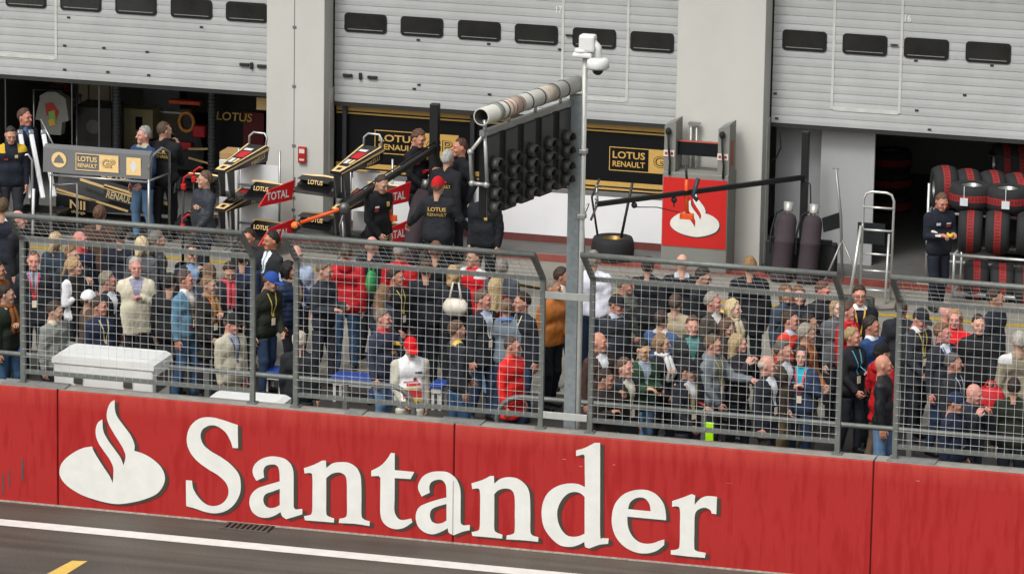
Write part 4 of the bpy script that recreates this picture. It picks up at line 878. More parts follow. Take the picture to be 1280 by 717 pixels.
q = onY(76, 107, 18.6); hs_ = empty('helmet_shelf', (q[0], 18.6, 0), 'thin shelf rack under the red helmet in the left garage', 'shelf'); MB().box((q[0]-.3, 18.4, q[2]-.19), (q[0]+.3, 18.8, q[2]-.16)).build('board', SILV, hs_)
for dx in (-.28, .28): MB().tube([(q[0]+dx, 18.78, 0), (q[0]+dx, 18.78, q[2]-.19)], .015, 6).build('leg', SILV, hs_)
rt = empty('red_helmet', q, 'dim red helmet on the top shelf of the left garage', 'helmet'); MB().ball(q, (.16, .15, .15), 14).build('shell', mat('6a1420', .3), rt); MB().box(q+[-.1, -.16, -.05], q+[.1, -.1, .04], 0, .02).build('visor', BLACK, rt)
cb = empty('black_cabinet', onY(110, 190, 18.5), 'black tool cabinet with a round dial in the left garage', 'cabinet')
a, b = onY(93, 132, 18.5), onY(140, 185, 18.5); MB().box((a[0], 18.5, 0), (b[0], 19.1, a[2]), 0, .02).build('body', mat('17181a', .35), cb); disc((a[0]+b[0])/2, (a[2]+b[2])/2, .12, 18.496, mat('4a4c4e', .3, .3), 'dial', cb)
mb = MB(); mb.box((a[0]-.1, 18.3, b[2]-.03), (b[0]+.1, 18.52, b[2])); mb.build('worktop', SILV, cb)
for i, (x0_, y0_, x1_, y1_) in enumerate(((10, 108, 44, 180), (46, 104, 88, 118))):
    pass
# parked racing car far inside
rc = empty('racing_car', onY(235, 200, 19.2), 'black and red racing car seen end on in the dark left garage', 'racing car')
c0 = onY(234, 175, 19.2)
mb = MB(); loft(mb, [[(c0[0]+x*s_, 19.2+dy, z*k_+.0) for x, z in ((-.25, .2), (-.3, .5), (-.18, .95), (-.1, 1.15), (.1, 1.15), (.18, .95), (.3, .5), (.25, .2))] for s_, dy, k_ in ((1, 0, 1), (1.1, .8, .9), (.5, 2.5, .5))]); body_ = mb.build('body', CARBON, rc)
mb = MB(); mb.tube([(c0[0]+.13*math.cos(k*.524), 19.17, 1.02+.16*math.sin(k*.524)) for k in range(12)], .03, 8, 0, False, True); mb.build('intake_ring', mat('c98a3c', .4), rc)
mb = MB(); mb.box((c0[0]-.28, 19.05, 1.33), (c0[0]+.28, 19.2, 1.4), 0, .02); mb.build('top_wing', mat('d1502c', .4), rc)
mb = MB(); mb.box((c0[0]+.12, 19.1, .78), (c0[0]+.35, 19.25, .98), 0, .03); mb.box((c0[0]-.2, 19.12, .55), (c0[0]+.1, 19.22, .68), 0, .03); mb.build('side_panel', mat('b8202c', .4), rc)
mb = MB(); mb.tube([(c0[0]+.1, 19.0, .6), (c0[0]+.5, 18.9, .65), (c0[0]+.8, 18.8, .55)], .02, 6); mb.tube([(c0[0]+.1, 19.0, .45), (c0[0]+.5, 18.9, .4), (c0[0]+.8, 18.8, .42)], .02, 6); mb.build('gold_trim', GOLDL, rc)
for sx in (-.7, .7): w_ = MB(); w_.lathe([(.18, -.16), (.3, -.17), (.33, -.12), (.33, .12), (.3, .17), (.18, .16)], 24, 0, Matrix.Translation((c0[0]+sx, 19.3, .33)), True, 'x'); w_.build('wheel', rubber(), rc)
bn = empty('team_banner', onY(292, 150, 18.4), 'dark banner with gold lettering deep in the left garage', 'banner')
a, b = onY(270, 133, 18.5), onY(332, 190, 18.5); MB().box((a[0], 18.5, .2), (b[0]+.3, 18.54, a[2]+.25)).build('cloth', BLACK, bn)
text_on('LOTUS', onY(293, 146, 18.37), (1, 0, 0), (0, 0, 1), .62, .14, mat('c7a24a', .5), bn, 'lettering', .01, .1)
q = onY(312, 155, 18.42); MB().box((q[0]-.1, 18.4, q[2]-.35), (q[0]+.25, 18.47, q[2]+.2)).build('red_field', mat('5c1016', .6), bn)
q = onY(328, 130, 17.2); tag(MB().box((q[0]-.1, 17.2, q[2]-.1), (q[0]+.25, 17.26, q[2]+.1)).build('corner_board', GOLDL), 'small gold board at the top corner beside the left pier', 'board')
# trays and boxes under the left team gear
q = onY(290, 198, 16.0); wc = empty('white_cabinet', (q[0], 16.0, 0), 'plain white cabinet behind the left nose cones', 'cabinet'); MB().box((q[0]-.2, 15.95, 0), (q[0]+.22, 16.4, q[2]-.02), 0, .01).build('body', WP, wc)
cr_ = empty('cardboard_box', (q[0], 16.1, q[2]-.02), 'tan cardboard box on the white cabinet behind the left nose cones', 'box'); MB().box((q[0]-.2, 15.97, q[2]-.018), (q[0]+.22, 16.38, q[2]+.1), 0, .008).build('carton', mat('a8875a', .8), cr_)
# red jacks
for i, (x, y) in enumerate(((233, 225), (232, 275), (246, 216))):
    q = onY(x, y, 13.2 if i < 2 else 13.4); rt = empty('hand_jack', q, ['upper red jack handle just behind the man in the dark jacket', 'lower red jack handle near the top rail of the left fence panel', 'small red lever beside the dark jacketed man\'s head'][i], 'jack', 'red jack handles beside the man in the dark jacket')
    mb = MB(); mb.tube([q+[-.06, 0, -.12], q+[-.04, 0, .03], q+[.04, 0, .09], q+[.1, 0, .08]], .016, 8); mb.box(q+[-.08, -.03, -.15], q+[-.01, .03, -.06], 0, .01); mb.build('lever', mat('b3161c', .4), rt); MB().tube([q+[-.05, 0, -.155], (q[0]-.05, q[1], .05)], .016, 6).build('stem', mat('1b1c1e', .5), rt); MB().box((q[0]-.14, q[1]-.12, .0), (q[0]+.04, q[1]+.12, .07), 0, .01).build('base', mat('1b1c1e', .5), rt)
# orange pole and its lit end by the right nose cones
b = np.array([-5.78, 11.36, 1.56]); a = onY(376, 278, 11.3)
op = empty('orange_pole', b, 'long orange pole with a glowing orange end hanging out from the left boom', 'pole')
MB().tube([a, b], .028, 8).build('shaft', OR, op); MB().ball(a+[-.08, 0, -.05], (.075, .075, .06), 10).build('lit_end', mat('e8742a', .4), op); MB().tube([a+[-.02, 0, -.03], a+[-.12, 0, -.13]], .055, 8).build('housing', CARBON, op)
a, b = onY(481, 236, 12.75), onY(489, 272, 12.75)
op2 = empty('orange_paddle', b, 'orange paddle held upside down by the bending mechanic', 'paddle'); MB().tube([a, b], .028, 8).build('shaft', OR, op2); MB().box(b+[-.09, -.03, -.05], b+[.09, .03, .04], 0, .01).build('blade', OR, op2)
# boxes, cover and tool in the mechanics group
B = onY(509, 318, 14.6); T = onY(531, 236, 14.8); B[2] = 0; cv = empty('covered_cylinder', B, 'leaning maroon covered cylinder between the two mechanics', 'gas cylinder')
Lc = np.linalg.norm(T-B); Mx = V(T-B).to_track_quat('Z', 'Y').to_matrix().to_4x4(); Mx.translation = V(B); MB().lathe([(.001, 0), (.15, .01), (.16, .1), (.16, Lc-.2), (.1, Lc-.02), (.001, Lc)], 18, 0, Mx).build('cover', GC, cv); MB().lathe([(.001, Lc-.02), (.06, Lc), (.07, Lc+.14), (.001, Lc+.15)], 12, 0, Mx).build('valve', metal('777874'), cv)
# ------------------------------------------------------------------ people: one continuous skin per figure, from a distance field
def caps(P, a, b, ra, rb):
    a = np.asarray(a, float); b = np.asarray(b, float); ab = b-a; L = max(ab@ab, 1e-9)
    t = np.clip(((P-a)@ab)/L, 0, 1)
    return np.linalg.norm(P-a-t[..., None]*ab, axis=-1)-(ra+(rb-ra)*t)
def ell(P, c, r):
    r = np.asarray(r, float); q = (P-np.asarray(c))/r; k = np.linalg.norm(q, axis=-1)
    return (k-1)*r.min()*np.clip(k, .3, 1)**0
def smin(a, b, k):
    h = np.clip(.5+.5*(b-a)/k, 0, 1); return b+(a-b)*h-k*h*(1-h)
def surfnet(D, org, h):
    nx, ny, nz = D.shape; S = D < 0
    C = [(i, j, k) for i in (0, 1) for j in (0, 1) for k in (0, 1)]
    cnt = sum(S[i:nx-1+i, j:ny-1+j, k:nz-1+k].astype(np.int8) for i, j, k in C)
    act = (cnt > 0) & (cnt < 8); I = np.argwhere(act)
    idx = np.full(act.shape, -1, np.int64); idx[act] = np.arange(len(I))
    val = np.stack([D[I[:, 0]+i, I[:, 1]+j, I[:, 2]+k] for i, j, k in C], 1)
    acc = np.zeros((len(I), 3)); num = np.zeros(len(I)); Ca = np.array(C, float)
    for a in range(8):
        for b in range(a+1, 8):
            if np.abs(Ca[a]-Ca[b]).sum() != 1: continue
            m = (val[:, a] < 0) != (val[:, b] < 0); t = np.where(m, val[:, a]/(val[:, a]-val[:, b]+1e-12*(~m)), 0)
            acc += np.where(m[:, None], Ca[a]+t[:, None]*(Ca[b]-Ca[a]), 0); num += m
    verts = (I+acc/num[:, None])*h+org
    Q = []
    for ax in range(3):
        A, B = [q for q in range(3) if q != ax]
        s0 = [slice(None)]*3; s1 = [slice(None)]*3; s0[ax] = slice(0, -1); s1[ax] = slice(1, None)
        ch = S[tuple(s0)] != S[tuple(s1)]; E = np.argwhere(ch)
        E = E[(E[:, A] > 0) & (E[:, B] > 0) & (E[:, A] < D.shape[A]-1) & (E[:, B] < D.shape[B]-1)]
        o = []
        for da, db in ((-1, -1), (0, -1), (0, 0), (-1, 0)):
            e = E.copy(); e[:, A] += da; e[:, B] += db; o.append(idx[e[:, 0], e[:, 1], e[:, 2]])
        q = np.stack(o, 1); ins = S[E[:, 0], E[:, 1], E[:, 2]]
        if ax == 1: ins = ~ins
        q[~ins] = q[~ins][:, ::-1]; Q.append(q)
    return verts, np.concatenate(Q)
def grid(lo, hi, h):
    lo = np.asarray(lo, float); n = np.ceil((np.asarray(hi)-lo)/h).astype(int)+1
    ax = [lo[i]+h*np.arange(n[i]) for i in range(3)]
    return np.stack(np.meshgrid(*ax, indexing='ij'), -1), lo
def mesh_np(name, verts, quads, mi, mats, smooth=True):
    me = bpy.data.meshes.new(name); me.vertices.add(len(verts)); me.vertices.foreach_set('co', np.asarray(verts, np.float32).ravel())
    me.loops.add(quads.size); me.loops.foreach_set('vertex_index', quads.astype(np.int32).ravel())
    me.polygons.add(len(quads)); me.polygons.foreach_set('loop_start', np.arange(0, quads.size, 4, dtype=np.int32))
    for m in mats: me.materials.append(m)
    me.polygons.foreach_set('material_index', np.asarray(mi, np.int32)); me.polygons.foreach_set('use_smooth', np.full(len(quads), smooth))
    me.update(calc_edges=True); me.validate()
    return me
def nrm(v): v = np.asarray(v, float); return v/np.linalg.norm(v)
ARM = {'down': ((.13, .04, -1), (.06, -.2, -1)), 'phone': ((.10, -.12, -1), (-.42, -.85, .18)), 'mouth': ((.16, -.5, -.8), (-.42, -.3, .95)),
       'chest': ((.28, -.08, -1), (-.72, -.5, .42)), 'pocket': ((.36, .16, -1), (-.22, -.4, -1)), 'reach': ((.1, -.7, -.75), (0, -1, .1)),
       'back': ((.2, .28, -1), (-.62, .3, -.5)), 'up': ((.2, -.65, -.3), (-.2, -.35, 1)), 'cross': ((.2, -.2, -1), (-.92, -.36, .16)),
       'out': ((.55, -.2, -.9), (.35, -.5, -.5)), 'low': ((.12, -.2, -1), (-.3, -.6, -.75))}
def hand_mesh(W, f, side, curl, rng):
    """five bent fingers on a palm; W wrist, f forearm direction"""
    f = nrm(f); up = np.array([0, 0, 1.]) if abs(f[2]) < .75 else np.array([0, -1., 0])
    inn = np.array([-side, 0, 0.])                       # towards the body's middle
    n = nrm(inn-f*(inn@f)) if abs(f[2]) > .6 else nrm(-np.array([0, 0, 1.])-f*(-f[2]))  # palm faces the thigh or the ground
    s = np.cross(n, f)                                   # across the palm
    if (abs(f[2]) > .6 and s@np.array([0, -1., 0]) < 0) or (abs(f[2]) <= .6 and s@inn < 0): s = -s   # thumb side
    Mx = np.stack([s, f, n], 1)
    P, lo = grid((-.075, -.03, -.05), (.095, .2, .115), .0062)
    d = ell(P, (0, .05, 0), (.042, .055, .017)); d = smin(d, caps(P, (0, -.03, 0), (0, .03, 0), .027, .029), .02)
    for x, l in ((-.033, .062), (-.012, .078), (.011, .084), (.033, .075)):
        a0 = np.array([x, .085, 0]); c1 = curl*.8; c2 = curl*1.9
        k1 = a0+l*.5*np.array([x*.8, math.cos(c1), math.sin(c1)]); k2 = k1+l*.55*np.array([x*.3, math.cos(c2), math.sin(c2)])
        fg = np.minimum(caps(P, a0-np.array([0, .02, 0]), k1, .0105, .0092), caps(P, k1, k2, .0092, .0075)); d = smin(d, fg, .006)
    t0, t1, t2 = np.array([.03, .02, .004]), np.array([.06, .055, .018]), np.array([.062, .088, .026])
    d = smin(d, np.minimum(caps(P, t0, t1, .015, .0115), caps(P, t1, t2, .0115, .009)), .008)
    v, q = surfnet(d, lo, .0062)
    if np.linalg.det(Mx) < 0: q = q[:, ::-1]
    return v@Mx.T+W, q
SKULL = ((0, .012, .135), (.077, .097, .107))
def head_field(P, fem=0.):
    d = ell(P, *SKULL)
    d = smin(d, ell(P, (0, -.03, .08), (.06-.004*fem, .064, .085)), .03)
    d = smin(d, caps(P, (-.018, -.07, .018), (.018, -.07, .018), .022-.003*fem, .022-.003*fem), .03)
    d = smin(d, caps(P, (-.04, -.075, .139), (.04, -.075, .139), .017, .017), .018)
    for s in (-1, 1):
        e = caps(P, (s*.034, -.108, .119), (s*.034, -.108, .119), .019, .019); d = -smin(-d, e, .012)
        d = smin(d, caps(P, (s*.034, -.079, .118), (s*.034, -.079, .118), .0125, .0125), .004)
        d = smin(d, caps(P, (s*.044, -.066, .083), (s*.044, -.066, .083), .02, .02), .02)
        d = smin(d, ell(P, (s*.08, .016, .112), (.011, .02, .034)), .008)
    d = smin(d, caps(P, (0, -.093, .125), (0, -.117, .086), .008, .0125), .008)
    d = smin(d, caps(P, (-.017, -.089, .05), (.017, -.089, .05), .009, .009), .006)
    return smin(d, caps(P, (0, .02, .06), (0, .03, -.09), .052-.006*fem, .056-.006*fem), .03)
def wob(P, seed, f=1.):
    r = np.random.default_rng(seed); o = 0
    for i in range(5):
        k = r.normal(size=3)*f*(22+14*i); o = o+np.sin(P@k+r.uniform(0, 6.28)+1.5*np.sin(P@(r.normal(size=3)*f*15)))/(1+.5*i)
    return o/3
def hair_field(P, style, seed):
    base = ell(P, (0, .016, .137), (.086, .107, .116))-.003
    x, y, z = P[..., 0], P[..., 1], P[..., 2]
    ln = .136-.98*y*(y < 0)-.85*y*(y >= 0)+.018*np.abs(np.abs(x)/.075)**2*(y < -.02)+.006*np.sin(x*90+seed)+.005*np.sin(x*210+2*seed)
    cut = np.maximum(ln-z, -(y+.01)-.35*(z-.06)*0-9)
    cut = np.where((np.abs(x) > .05) & (y < .0) & (z < .15), np.maximum(cut, -.02-y), cut)
    cut = np.maximum(cut, -(z-.02))
    if style == 'crew': base = ell(P, (0, .016, .137), (.081, .101, .112))-.001
    if style in ('bald', 'ring'):
        base = ell(P, (0, .018, .13), (.083, .104, .11)); cut = np.maximum(np.maximum(cut, z-.168), -.03-y+.06*(0.118-z))
    if style in ('short', 'crew', 'thin', 'cap'): base = base+.011*np.clip((.022-(z-ln))/.022, 0, 1)
    if style == 'thin': cut = np.maximum(cut, -.05-y)
    d = np.maximum(base, cut)
    if style in ('long', 'pony', 'bob', 'wave'):
        base = ell(P, (0, .02, .135), (.094, .112, .123)); d = np.maximum(base, np.maximum(.15-.95*y-z-.05*(np.abs(x) > .055), -(z-.01)))
        if style == 'long':
            e = np.minimum(caps(P, (-.05, .06, .12), (-.06, .075, -.2), .055, .04), caps(P, (.05, .06, .12), (.06, .075, -.2), .055, .04)); e = smin(e, caps(P, (0, .085, .12), (0, .1, -.22), .055, .045), .03)
            d = smin(d, e, .03)
        if style in ('bob', 'wave'):
            e = np.minimum(caps(P, (-.068, .02, .13), (-.075, .015, .02), .034, .03), caps(P, (.068, .02, .13), (.075, .015, .02), .034, .03)); e = smin(e, caps(P, (-.03, .085, .1), (.03, .085, .0), .05, .045), .04)
            d = smin(d, e, .03)
        if style == 'pony':
            d = smin(d, caps(P, (0, .115, .15), (0, .165, -.02), .026, .02), .02)
    w = P*np.array([1., 1., .45])
    d = d+.008*wob(w, seed, 1.9)
    face = np.maximum(np.maximum(ell(P, (0, -.075, .085), (.066, .06, .093)), 0*x-9), -9)
    return np.maximum(d, -face) if style in ('long', 'pony', 'bob', 'wave') else d
def cap_field(P, kind='cap'):
    d = np.maximum(ell(P, (0, .012, .142), (.091, .111, .119)), .137-P[..., 2]+.1*(-P[..., 1])*0)
    if kind == 'cap': d = smin(d, np.maximum(ell(P, (0, -.105, .142), (.074, .088, .03)), np.abs(P[..., 2]-.148+.18*(P[..., 1]+.1)**1*0)-.007), .008)
    if kind == 'hat':
        q = ell(P, (0, .01, .143), (.15, .165, .05)); d = np.minimum(d, np.maximum(q, np.abs(P[..., 2]-.143)-.007))
    return d
N_PEOPLE = 0
def make_person(px, py, h=1.75, a=90, label='', top='2a2c30', kind='jacket', legs='23262c', hair='short', hc='2b2019', sk='b98a70', arms=('down', 'down'),
                turn=0, nod=0, lean=0, hem=None, shirt=None, tie=None, collar=None, lany=None, cap=None, capk='cap', glasses=None, scarf=None, fem=0,
                group='people crowding the pit lane behind the fence', back=None, patch=None, walk=.1, shoes='1a1a1b', vest=None, beard=None, stripe=None,
                fat=0., pos=None, hood=None, moust=False, bagstrap=None):
    global N_PEOPLE
    N_PEOPLE += 1; seed = N_PEOPLE; rng = np.random.default_rng(seed)
    h = h*1.025; s = h/1.775
    if 60 <= abs(a) <= 105:                               # shoulders a little towards the camera, head further round
        dt = rng.uniform(14, 32)*(1 if a > 0 else -1); a -= dt; turn += dt*.9
    p = pos if pos is not None else onZ(px, py, h)
    rz = YAW+R(a)
    root = empty('person', (p[0], p[1], 0), label, 'person', group, rz)
    ln = R(lean); hip = np.array([0, .01, .93])
    def up(q):                                            # lean of everything above the hips
        q = np.asarray(q, float)-hip; c, s_ = math.cos(ln), math.sin(ln)
        return np.array([q[0], q[1]*c-q[2]*s_, q[1]*s_+q[2]*c])+hip
    fw = .92 if fem else 1.
    # joints
    fatr = fat*.03
    J = {}
    for sd, nm in ((1, 0), (-1, 1)):
        S = np.array([sd*.184*fw, .012, 1.385]); d1, d2 = ARM[arms[nm]]
        d1 = nrm(np.array(d1)*[sd, 1, 1]+rng.normal(0, .04, 3)); d2 = nrm(np.array(d2)*[sd, 1, 1]+rng.normal(0, .05, 3))
        E = S+.275*d1; W = E+.245*d2; J[sd] = (up(S), up(E), up(W), nrm(up(W)-up(E)))
    if hem is None: hem = {'jacket': .82, 'coat': .6, 'shirt': .88, 'puffer': .8, 'suit': .76}.get(kind, .82)
    puff = {'jacket': .006, 'coat': .012, 'shirt': -.004, 'puffer': .018, 'suit': .004}.get(kind, .006)
    ws = walk*rng.uniform(.5, 1)*(1 if rng.random() < .5 else -1)
    Lg = {}
    for sd in (1, -1):
        Hp = np.array([sd*.09, .01, .9]); Kn = np.array([sd*.105, -.03+sd*ws*.5, .5]); An = np.array([sd*.11, .03+sd*ws, .085]); Lg[sd] = (Hp, Kn, An)
    # body grid
    allp = np.array([q for t in J.values() for q in t[:3]]+[up((0, 0, 1.5))]+[(0, -.2, 0), (0, .2, 0), (-.24, 0, 1), (.24, 0, 1)]+[t[2] for t in Lg.values()])
    hh = .0155
    P, lo = grid((allp.min(0)-[.13, .13, 0])*[1, 1, 0]+[0, 0, -.03], allp.max(0)+[.13, .13, .06], hh)
    c, s_ = math.cos(-ln), math.sin(-ln); Q = P-hip
    U = np.stack([Q[..., 0], Q[..., 1]*c-Q[..., 2]*s_, Q[..., 1]*s_+Q[..., 2]*c], -1)+hip           # un-leaned space for the torso
    UY = U*np.array([1, 1.24, 1])
    w = .096*fw
    t = caps(UY, (-w, 0, 1.31), (w, 0, 1.31), .128+puff, .128+puff)
    t = smin(t, caps(UY, (-.055, -.02-fatr, 1.09), (.055, -.02-fatr, 1.09), .125+puff+fatr-.012*fem, .125+puff+fatr-.012*fem), .07)
    t = smin(t, caps(UY, (-.07, 0, .93), (.07, 0, .93), .138+puff+fatr*.6, .138+puff+fatr*.6), .07)
    if fem:
        for sd in (1, -1): t = smin(t, caps(U, (sd*.07, -.085, 1.27), (sd*.07, -.085, 1.27), .055, .055), .05)
    for sd in (1, -1): t = smin(t, caps(U, (sd*.05, .015, 1.44), (sd*.162*fw, .012, 1.392), .06+puff*.5, .057+puff*.5), .045)
    if hem < .8: t = smin(t, caps(UY, (-.075, 0, hem), (.075, 0, hem), .15, .15), .08)
    t = smin(t, caps(U, (0, .02, 1.43), (0, .03, 1.495), .064, .057), .035)                          # collar
    if hood or kind == 'hoodie': t = smin(t, ell(U, (0, .1, 1.46), (.1, .05, .075)), .03)
    for sd in (1, -1):
        S, E, W, f = J[sd]
        ar = np.minimum(caps(P, S, E, .069+puff*.6, .058+puff*.6), caps(P, E, W, .058+puff*.6, .044+puff*.5)); t = smin(t, ar, .028)
    fold = wob(P*np.array([1, 1, 1.25]), seed*3+1, .75)
    t = t+.0085*(fold-.35*np.abs(fold))*(.6 if kind == 'suit' else 1.)
    if kind == 'puffer': t = t-.009*np.abs(np.sin(U[..., 2]*math.pi/.075))
    t = np.maximum(t, hem+.012*np.sin(P[..., 0]*20)-U[..., 2])
    g = caps(P*[1, 1.15, 1], (-.068, 0, .92), (.068, 0, .92), .128+fatr*.5, .128+fatr*.5)
    g = np.maximum(g, P[..., 2]-1.02)
    for sd in (1, -1):
        Hp, Kn, An = Lg[sd]
        lg = smin(caps(P, Hp, Kn, .1, .074), caps(P, Kn, An+[0, 0, .02], .072, .058), .03); g = smin(g, lg, .03)
    g = g+.005*wob(P*np.array([1, 1, 1.1]), seed*3+2, .8)
    g = np.maximum(g, .045-P[..., 2])
    sh = 9
    for sd in (1, -1):
        An = Lg[sd][2]; o = caps(P, An+[0, .035, -.045], An+[sd*.02, -.15, -.05], .042, .036); o = np.maximum(o, -P[..., 2]+.0); sh = np.minimum(sh, o)
    g = np.where(P[..., 2] > hem, np.maximum(g, t+.012), g)
    D = np.minimum(np.minimum(t, g), sh)
    v, q = surfnet(D, lo, hh)
    ce = v[q].mean(1)
    gi = np.clip(((ce-lo)/hh).round().astype(int), 0, np.array(D.shape)-1); ix = (gi[:, 0], gi[:, 1], gi[:, 2])
    mi = np.argmin(np.stack([t[ix], g[ix], sh[ix]], 1), 1)+1
    uc = U[ix]
    front = (mi == 1) & (uc[:, 1] < -.03) & (np.abs(uc[:, 0]) < .13)
    mats_ = [skin(sk), None, None, mat(shoes, .5), None, skin('23170f'), skin('9a5a50'), None, cloth(hc)]
    fabric = {'leather': leather}.get(kind, nylon if kind in ('puffer', 'nylon') else cloth)
    mats_[1] = fabric(top); mats_[2] = (denim if legs in ('jeans', 'ljeans', 'djeans') else cloth)({'jeans': '3c5876', 'ljeans': '5e7c9b', 'djeans': '2b3b52'}.get(legs, legs))
    mats_[4] = cloth(shirt or 'ffffff'); mats_[7] = cloth(collar or tie or stripe or vest or 'ffffff')
    if shirt:
        mi[front & (uc[:, 2] > 1.19) & (np.abs(uc[:, 0]) < .012+.075*(uc[:, 2]-1.19)/.25)] = 4
        if tie: mi[front & (uc[:, 2] > 1.19) & (np.abs(uc[:, 0]) < .017)] = 7
    if collar: mi[(mi == 1) & (uc[:, 2] > 1.445) & (np.abs(uc[:, 0]) < .1)] = 7
    if stripe: mi[(mi == 1) & (uc[:, 2] > 1.36) & (np.abs(uc[:, 0]) > .1)] = 7
    if vest: mi[(mi == 1) & (np.abs(uc[:, 0]) < .165) & (uc[:, 2] > .8)] = 7
    if scarf: mi[(mi == 1) & (uc[:, 2] > 1.44)] = 1
    VV, QQ, MI = [v], [q], [mi]; n = len(v)
    for sd, nm in ((1, 0), (-1, 1)):
        if arms[nm] == 'pocket': continue
        S, E, W, f = J[sd]; hv, hq = hand_mesh(W+f*.012, f, sd, rng.uniform(.35, .6) if arms[nm] in ('down', 'back') else rng.uniform(.6, .95), rng)
        VV.append(hv); QQ.append(hq+n); MI.append(np.zeros(len(hq), int)); n += len(hv)
    # head
    neck = up((0, .012, 1.51)); ty, nd = R(turn), R(nod+lean*.3)
    HM = np.array(Matrix.Rotation(ty, 3, 'Z') @ Matrix.Rotation(nd, 3, 'X'))*1.03
    hd = .0078
    P2, lo2 = grid((-.1, -.14, -.085), (.1, .125, .255), hd)
    hv, hq = surfnet(head_field(P2, fem), lo2, hd)
    fc = hv[hq].mean(1); hm = np.zeros(len(hq), int); ax_, az, ay = np.abs(fc[:, 0]), fc[:, 2], fc[:, 1]
    hm[(np.abs(ax_-.034) < .015) & (np.abs(az-.118) < .0065) & (ay < -.07)] = 5
    hm[(np.abs(ax_-.034) < .02) & (np.abs(az-.1405) < .006) & (ay < -.07)] = 8
    hm[(ax_ < .024) & (np.abs(az-.05) < .007) & (ay < -.07)] = 6
    if moust: hm[(ax_ < .03) & (np.abs(az-.064) < .008) & (ay < -.07)] = 8
    if beard: hm[(az < .062) & (az > -.01) & (ay < -.0) & ~((ax_ < .02) & (np.abs(az-.05) < .006))] = 8
    VV.append(hv@HM.T+neck); QQ.append(hq+n); MI.append(hm); n += len(hv)
    body = bpy.data.objects.new('body', mesh_np('body', np.concatenate(VV)*s, np.concatenate(QQ), np.concatenate(MI), mats_)); COL.objects.link(body); body.parent = root
    hmat = lambda q: (np.asarray(q)@HM.T+neck)*s
    if hair and not (cap and hair in ('crew', 'short', 'ring', 'thin')) and hair != 'none':
        P3, lo3 = grid((-.13, -.12, -.27) if hair in ('long', 'pony') else (-.13, -.12, -.06), (.13, .2, .28), .0085)
        v3, q3 = surfnet(hair_field(P3, hair, seed), lo3, .0085)
        o = bpy.data.objects.new('hair', mesh_np('hair', hmat(v3), q3, np.zeros(len(q3), int), [mat(hc, .6, 0, .35, 40., .6, 90., (1, 1, .3), .4, 'hair')])); COL.objects.link(o); o.parent = root
    elif cap:
        P3, lo3 = grid((-.1, -.1, .02), (.1, .13, .2), .0085)
        v3, q3 = surfnet(np.maximum(hair_field(P3, 'short', seed), P3[..., 2]-.15), lo3, .0085)
        o = bpy.data.objects.new('hair', mesh_np('hair', hmat(v3), q3, np.zeros(len(q3), int), [mat(hc, .6, 0, .35, 40., .6, 90., (1, 1, .3), .4, 'hair')])); COL.objects.link(o); o.parent = root
    if cap:
        P3, lo3 = grid((-.17, -.21, .1), (.17, .19, .28), .0075)
        v3, q3 = surfnet(cap_field(P3, capk), lo3, .0075)
        o = bpy.data.objects.new('cap' if capk == 'cap' else 'hat', mesh_np('cap', hmat(v3), q3, np.zeros(len(q3), int), [cloth(cap)])); COL.objects.link(o); o.parent = root
    if glasses:
        mb = MB()
        for sd in (1, -1):
            mb.tube([hmat((sd*.034+.02*math.cos(k*.785), -.112, .118+.015*math.sin(k*.785))) for k in range(8)], .0028*s, 5, 0, False, True)
            mb.tube([hmat((sd*.054, -.112, .12)), hmat((sd*.085, -.03, .124)), hmat((sd*.086, .01, .12))], .0028*s, 5)
            if glasses == 'dark': mb.add([hmat((sd*.034+.02*math.cos(k*.785), -.113, .118+.015*math.sin(k*.785))) for k in range(8)], [tuple(range(8))])
        mb.tube([hmat((-.014, -.112, .121)), hmat((.014, -.112, .121))], .0028*s, 5)
        mb.build('glasses', mat('141416', .3), root, True)
    bv = None
    def surf(x, z, side=-1, off=.006):
        """point on the clothing in front (-1) or behind (+1) of x, z"""
        nonlocal bv
        if bv is None: bv = BVHTree.FromPolygons([tuple(r_) for r_ in np.asarray(v*s)], [tuple(int(i) for i in r_) for r_ in q])
        yoff = math.sin(ln)*(z/s-.93)*s*-1
        o_ = Vector((x, yoff+side*.6, z)); hit = bv.ray_cast(o_, Vector((0, -side, 0)))
        yy = hit[0].y if hit[0] is not None else yoff+side*.12
        return (x, yy+side*off, z)
    if lany:
        mb = MB(); zt, zb = 1.455*s, 1.13*s
        for sd in (1, -1):
            pts = [(sd*.062*s, up((0, .02, 1.47))[1]*s, zt+.03*s)]
            for k in range(7):
                u_ = k/6; pts.append(surf(sd*(.062*(1-u_)+.008)*s, zt*(1-u_)+zb*u_, -1, .008))
            for i in range(len(pts)-1):
                p0, p1 = V(pts[i]), V(pts[i+1]); wv = Vector((.011, 0, 0)); mb.add([p0-wv, p0+wv, p1+wv, p1-wv], [(0, 1, 2, 3)])
        b0 = V(surf(0, zb-.07*s, -1, .012)); mb.box(b0-Vector((.032, .003, .05)), b0+Vector((.032, .003, .05)), 1)
        mb.build('lanyard', [cloth(lany), mat('e9d9c0', .5)], root, True)
    if scarf:
        mb = MB(); cc = up((0, .015, 1.478))*s
        mb.tube([(cc[0]+.078*s*math.cos(k*.524), cc[1]+.075*s*math.sin(k*.524), cc[2]+.012*math.sin(k*2.1)) for k in range(12)], .032*s, 8, 0, False, True)
        for sd in (1, -.35):
            mb.tube([surf(sd*.05*s, (1.46-.07*k)*s, -1, .01) for k in range(6)], [.03*s, .036*s, .036*s, .034*s, .036*s, .03*s], 7)
        mb.build('scarf', cloth(scarf), root, True)
